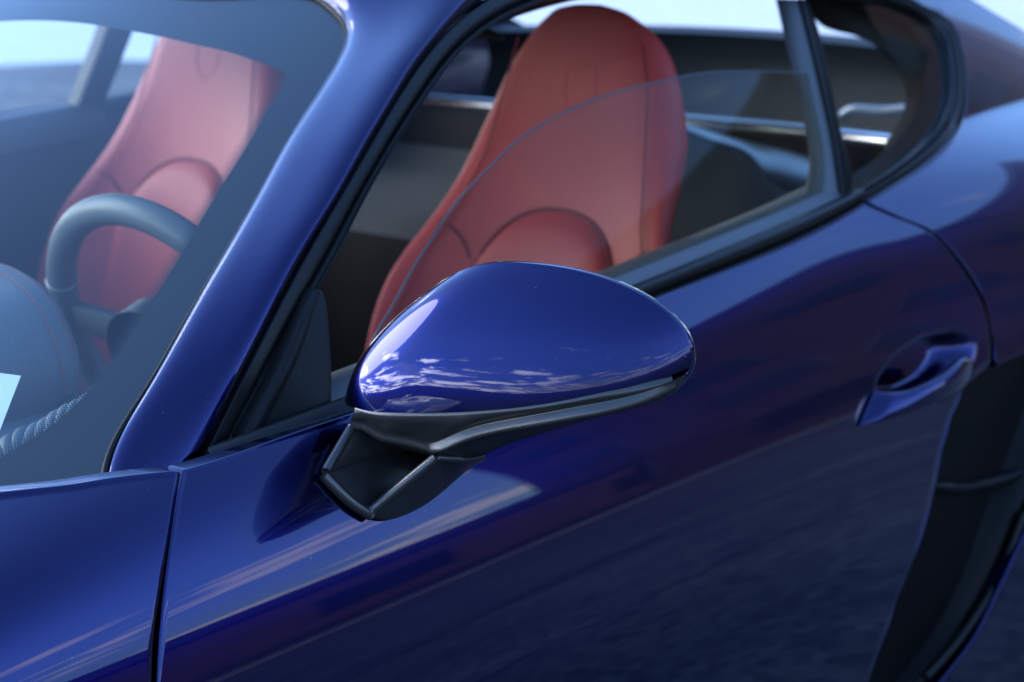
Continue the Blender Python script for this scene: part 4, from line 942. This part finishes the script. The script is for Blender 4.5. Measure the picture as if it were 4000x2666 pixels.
# --- passenger side of the body
off_side = empty("passenger_side", car)
X2, S2 = np.meshgrid(np.linspace(-.5, 2.25, 140), np.linspace(0, 1, 70), indexing='ij')
zt = np.interp(X2, [-.5, 0, .6, 1.05, 1.35, 1.6, 1.75, 2.25], [.885, .90, .93, .955, .985, 1.03, 1.045, 1.04]); Z2 = .36+(zt-.36)*S2
grid("side_skin", np.stack([X2, -side(X2, Z2), Z2], -1), PAINT, off_side)
mx = np.array([1, -1, 1])
strip("frame_moulding", A*mx, B*mx, [(0, 0), (.2, .004), (.6, .004), (1, -.004)], n, BLACK_SATIN, off_side, out=(0, 1, .2))
strip("belt_moulding", dt_*mx, bt_*mx, [(0, 0), (.3, .003), (.6, .007), (1, -.006)], 160, BLACK_SATIN, off_side, out=(0, 1, .6))
strip("quarter_moulding", qA*mx, qB*mx, [(0, 0), (.3, .004), (.7, .006), (1, -.008)], 200, BLACK_SATIN, off_side, out=(0, 1, .3))
p0 = smooth_curve(np.vstack([Ec]), 0); s = np.linspace(0, 1, 60)[:, None, None]
XZp = Ec[None]*(1-s)+Bc[None]*s
grid("quarter_skin", np.stack([XZp[..., 0], -side(XZp[..., 0], XZp[..., 1]), XZp[..., 1]], -1), PAINT, off_side)
pb = np.array([[1.060, .555, 1.225], [1.068, .59, 1.175], [1.078, .63, 1.12], [1.086, .69, 1.04], [1.092, .745, .965]])
bp3 = [pb+[0, -.03, 0], pb, pb+[.05, 0, 0], pb+[.055, -.03, 0]]
loft("centre_pillar", bp3, 40, DASH, off_side)
rows = bulge_rows(po*mx, se*mx, .14); grid("pillar_skin", rows, PAINT, off_side)
rows = [po*mx+[.01, -.02, -.01], (po+se)/2*mx+[.03, -.02, -.05], se*mx+[.02, -.0, -.03]]
loft("pillar_trim", rows, 60, DASH, off_side)
rows = [po+[.01, .02, -.01], (po+se)/2+[.03, .02, -.05], se+[.02, .0, -.03]]
loft("pillar_trim", rows, 60, DASH, lining)
grid("inner_belt", [bt_*mx+[0, -.01, 0], bt_*mx+[0, -.05, .0], bt_*mx+[0, -.07, -.05]], DASH_L, off_side)

# ---------------------------------------------------------------- card behind the windscreen
cd = C_['card']; g = np.array([[cd[0]*(1-u_)*(1-v_)+cd[1]*u_*(1-v_)+cd[2]*u_*v_+cd[3]*(1-u_)*v_ for u_ in np.linspace(0, 1, 12)] for v_ in np.linspace(0, 1, 12)])
card = tag(grid("paper_card", on_screen(g, .012), PAPER), "white printed card propped behind the windscreen in the lower left corner", "card")
for k in range(3):
    v_ = .22+.05*k; g2 = np.array([[cd[0]*(1-u_)*(1-v2)+cd[1]*u_*(1-v2)+cd[2]*u_*v2+cd[3]*(1-u_)*v2 for u_ in np.linspace(.35, .60-.03*k, 6)] for v2 in (v_, v_+.018)])
    grid("print_line", on_screen(g2, .0116), INK, card, smooth=False)
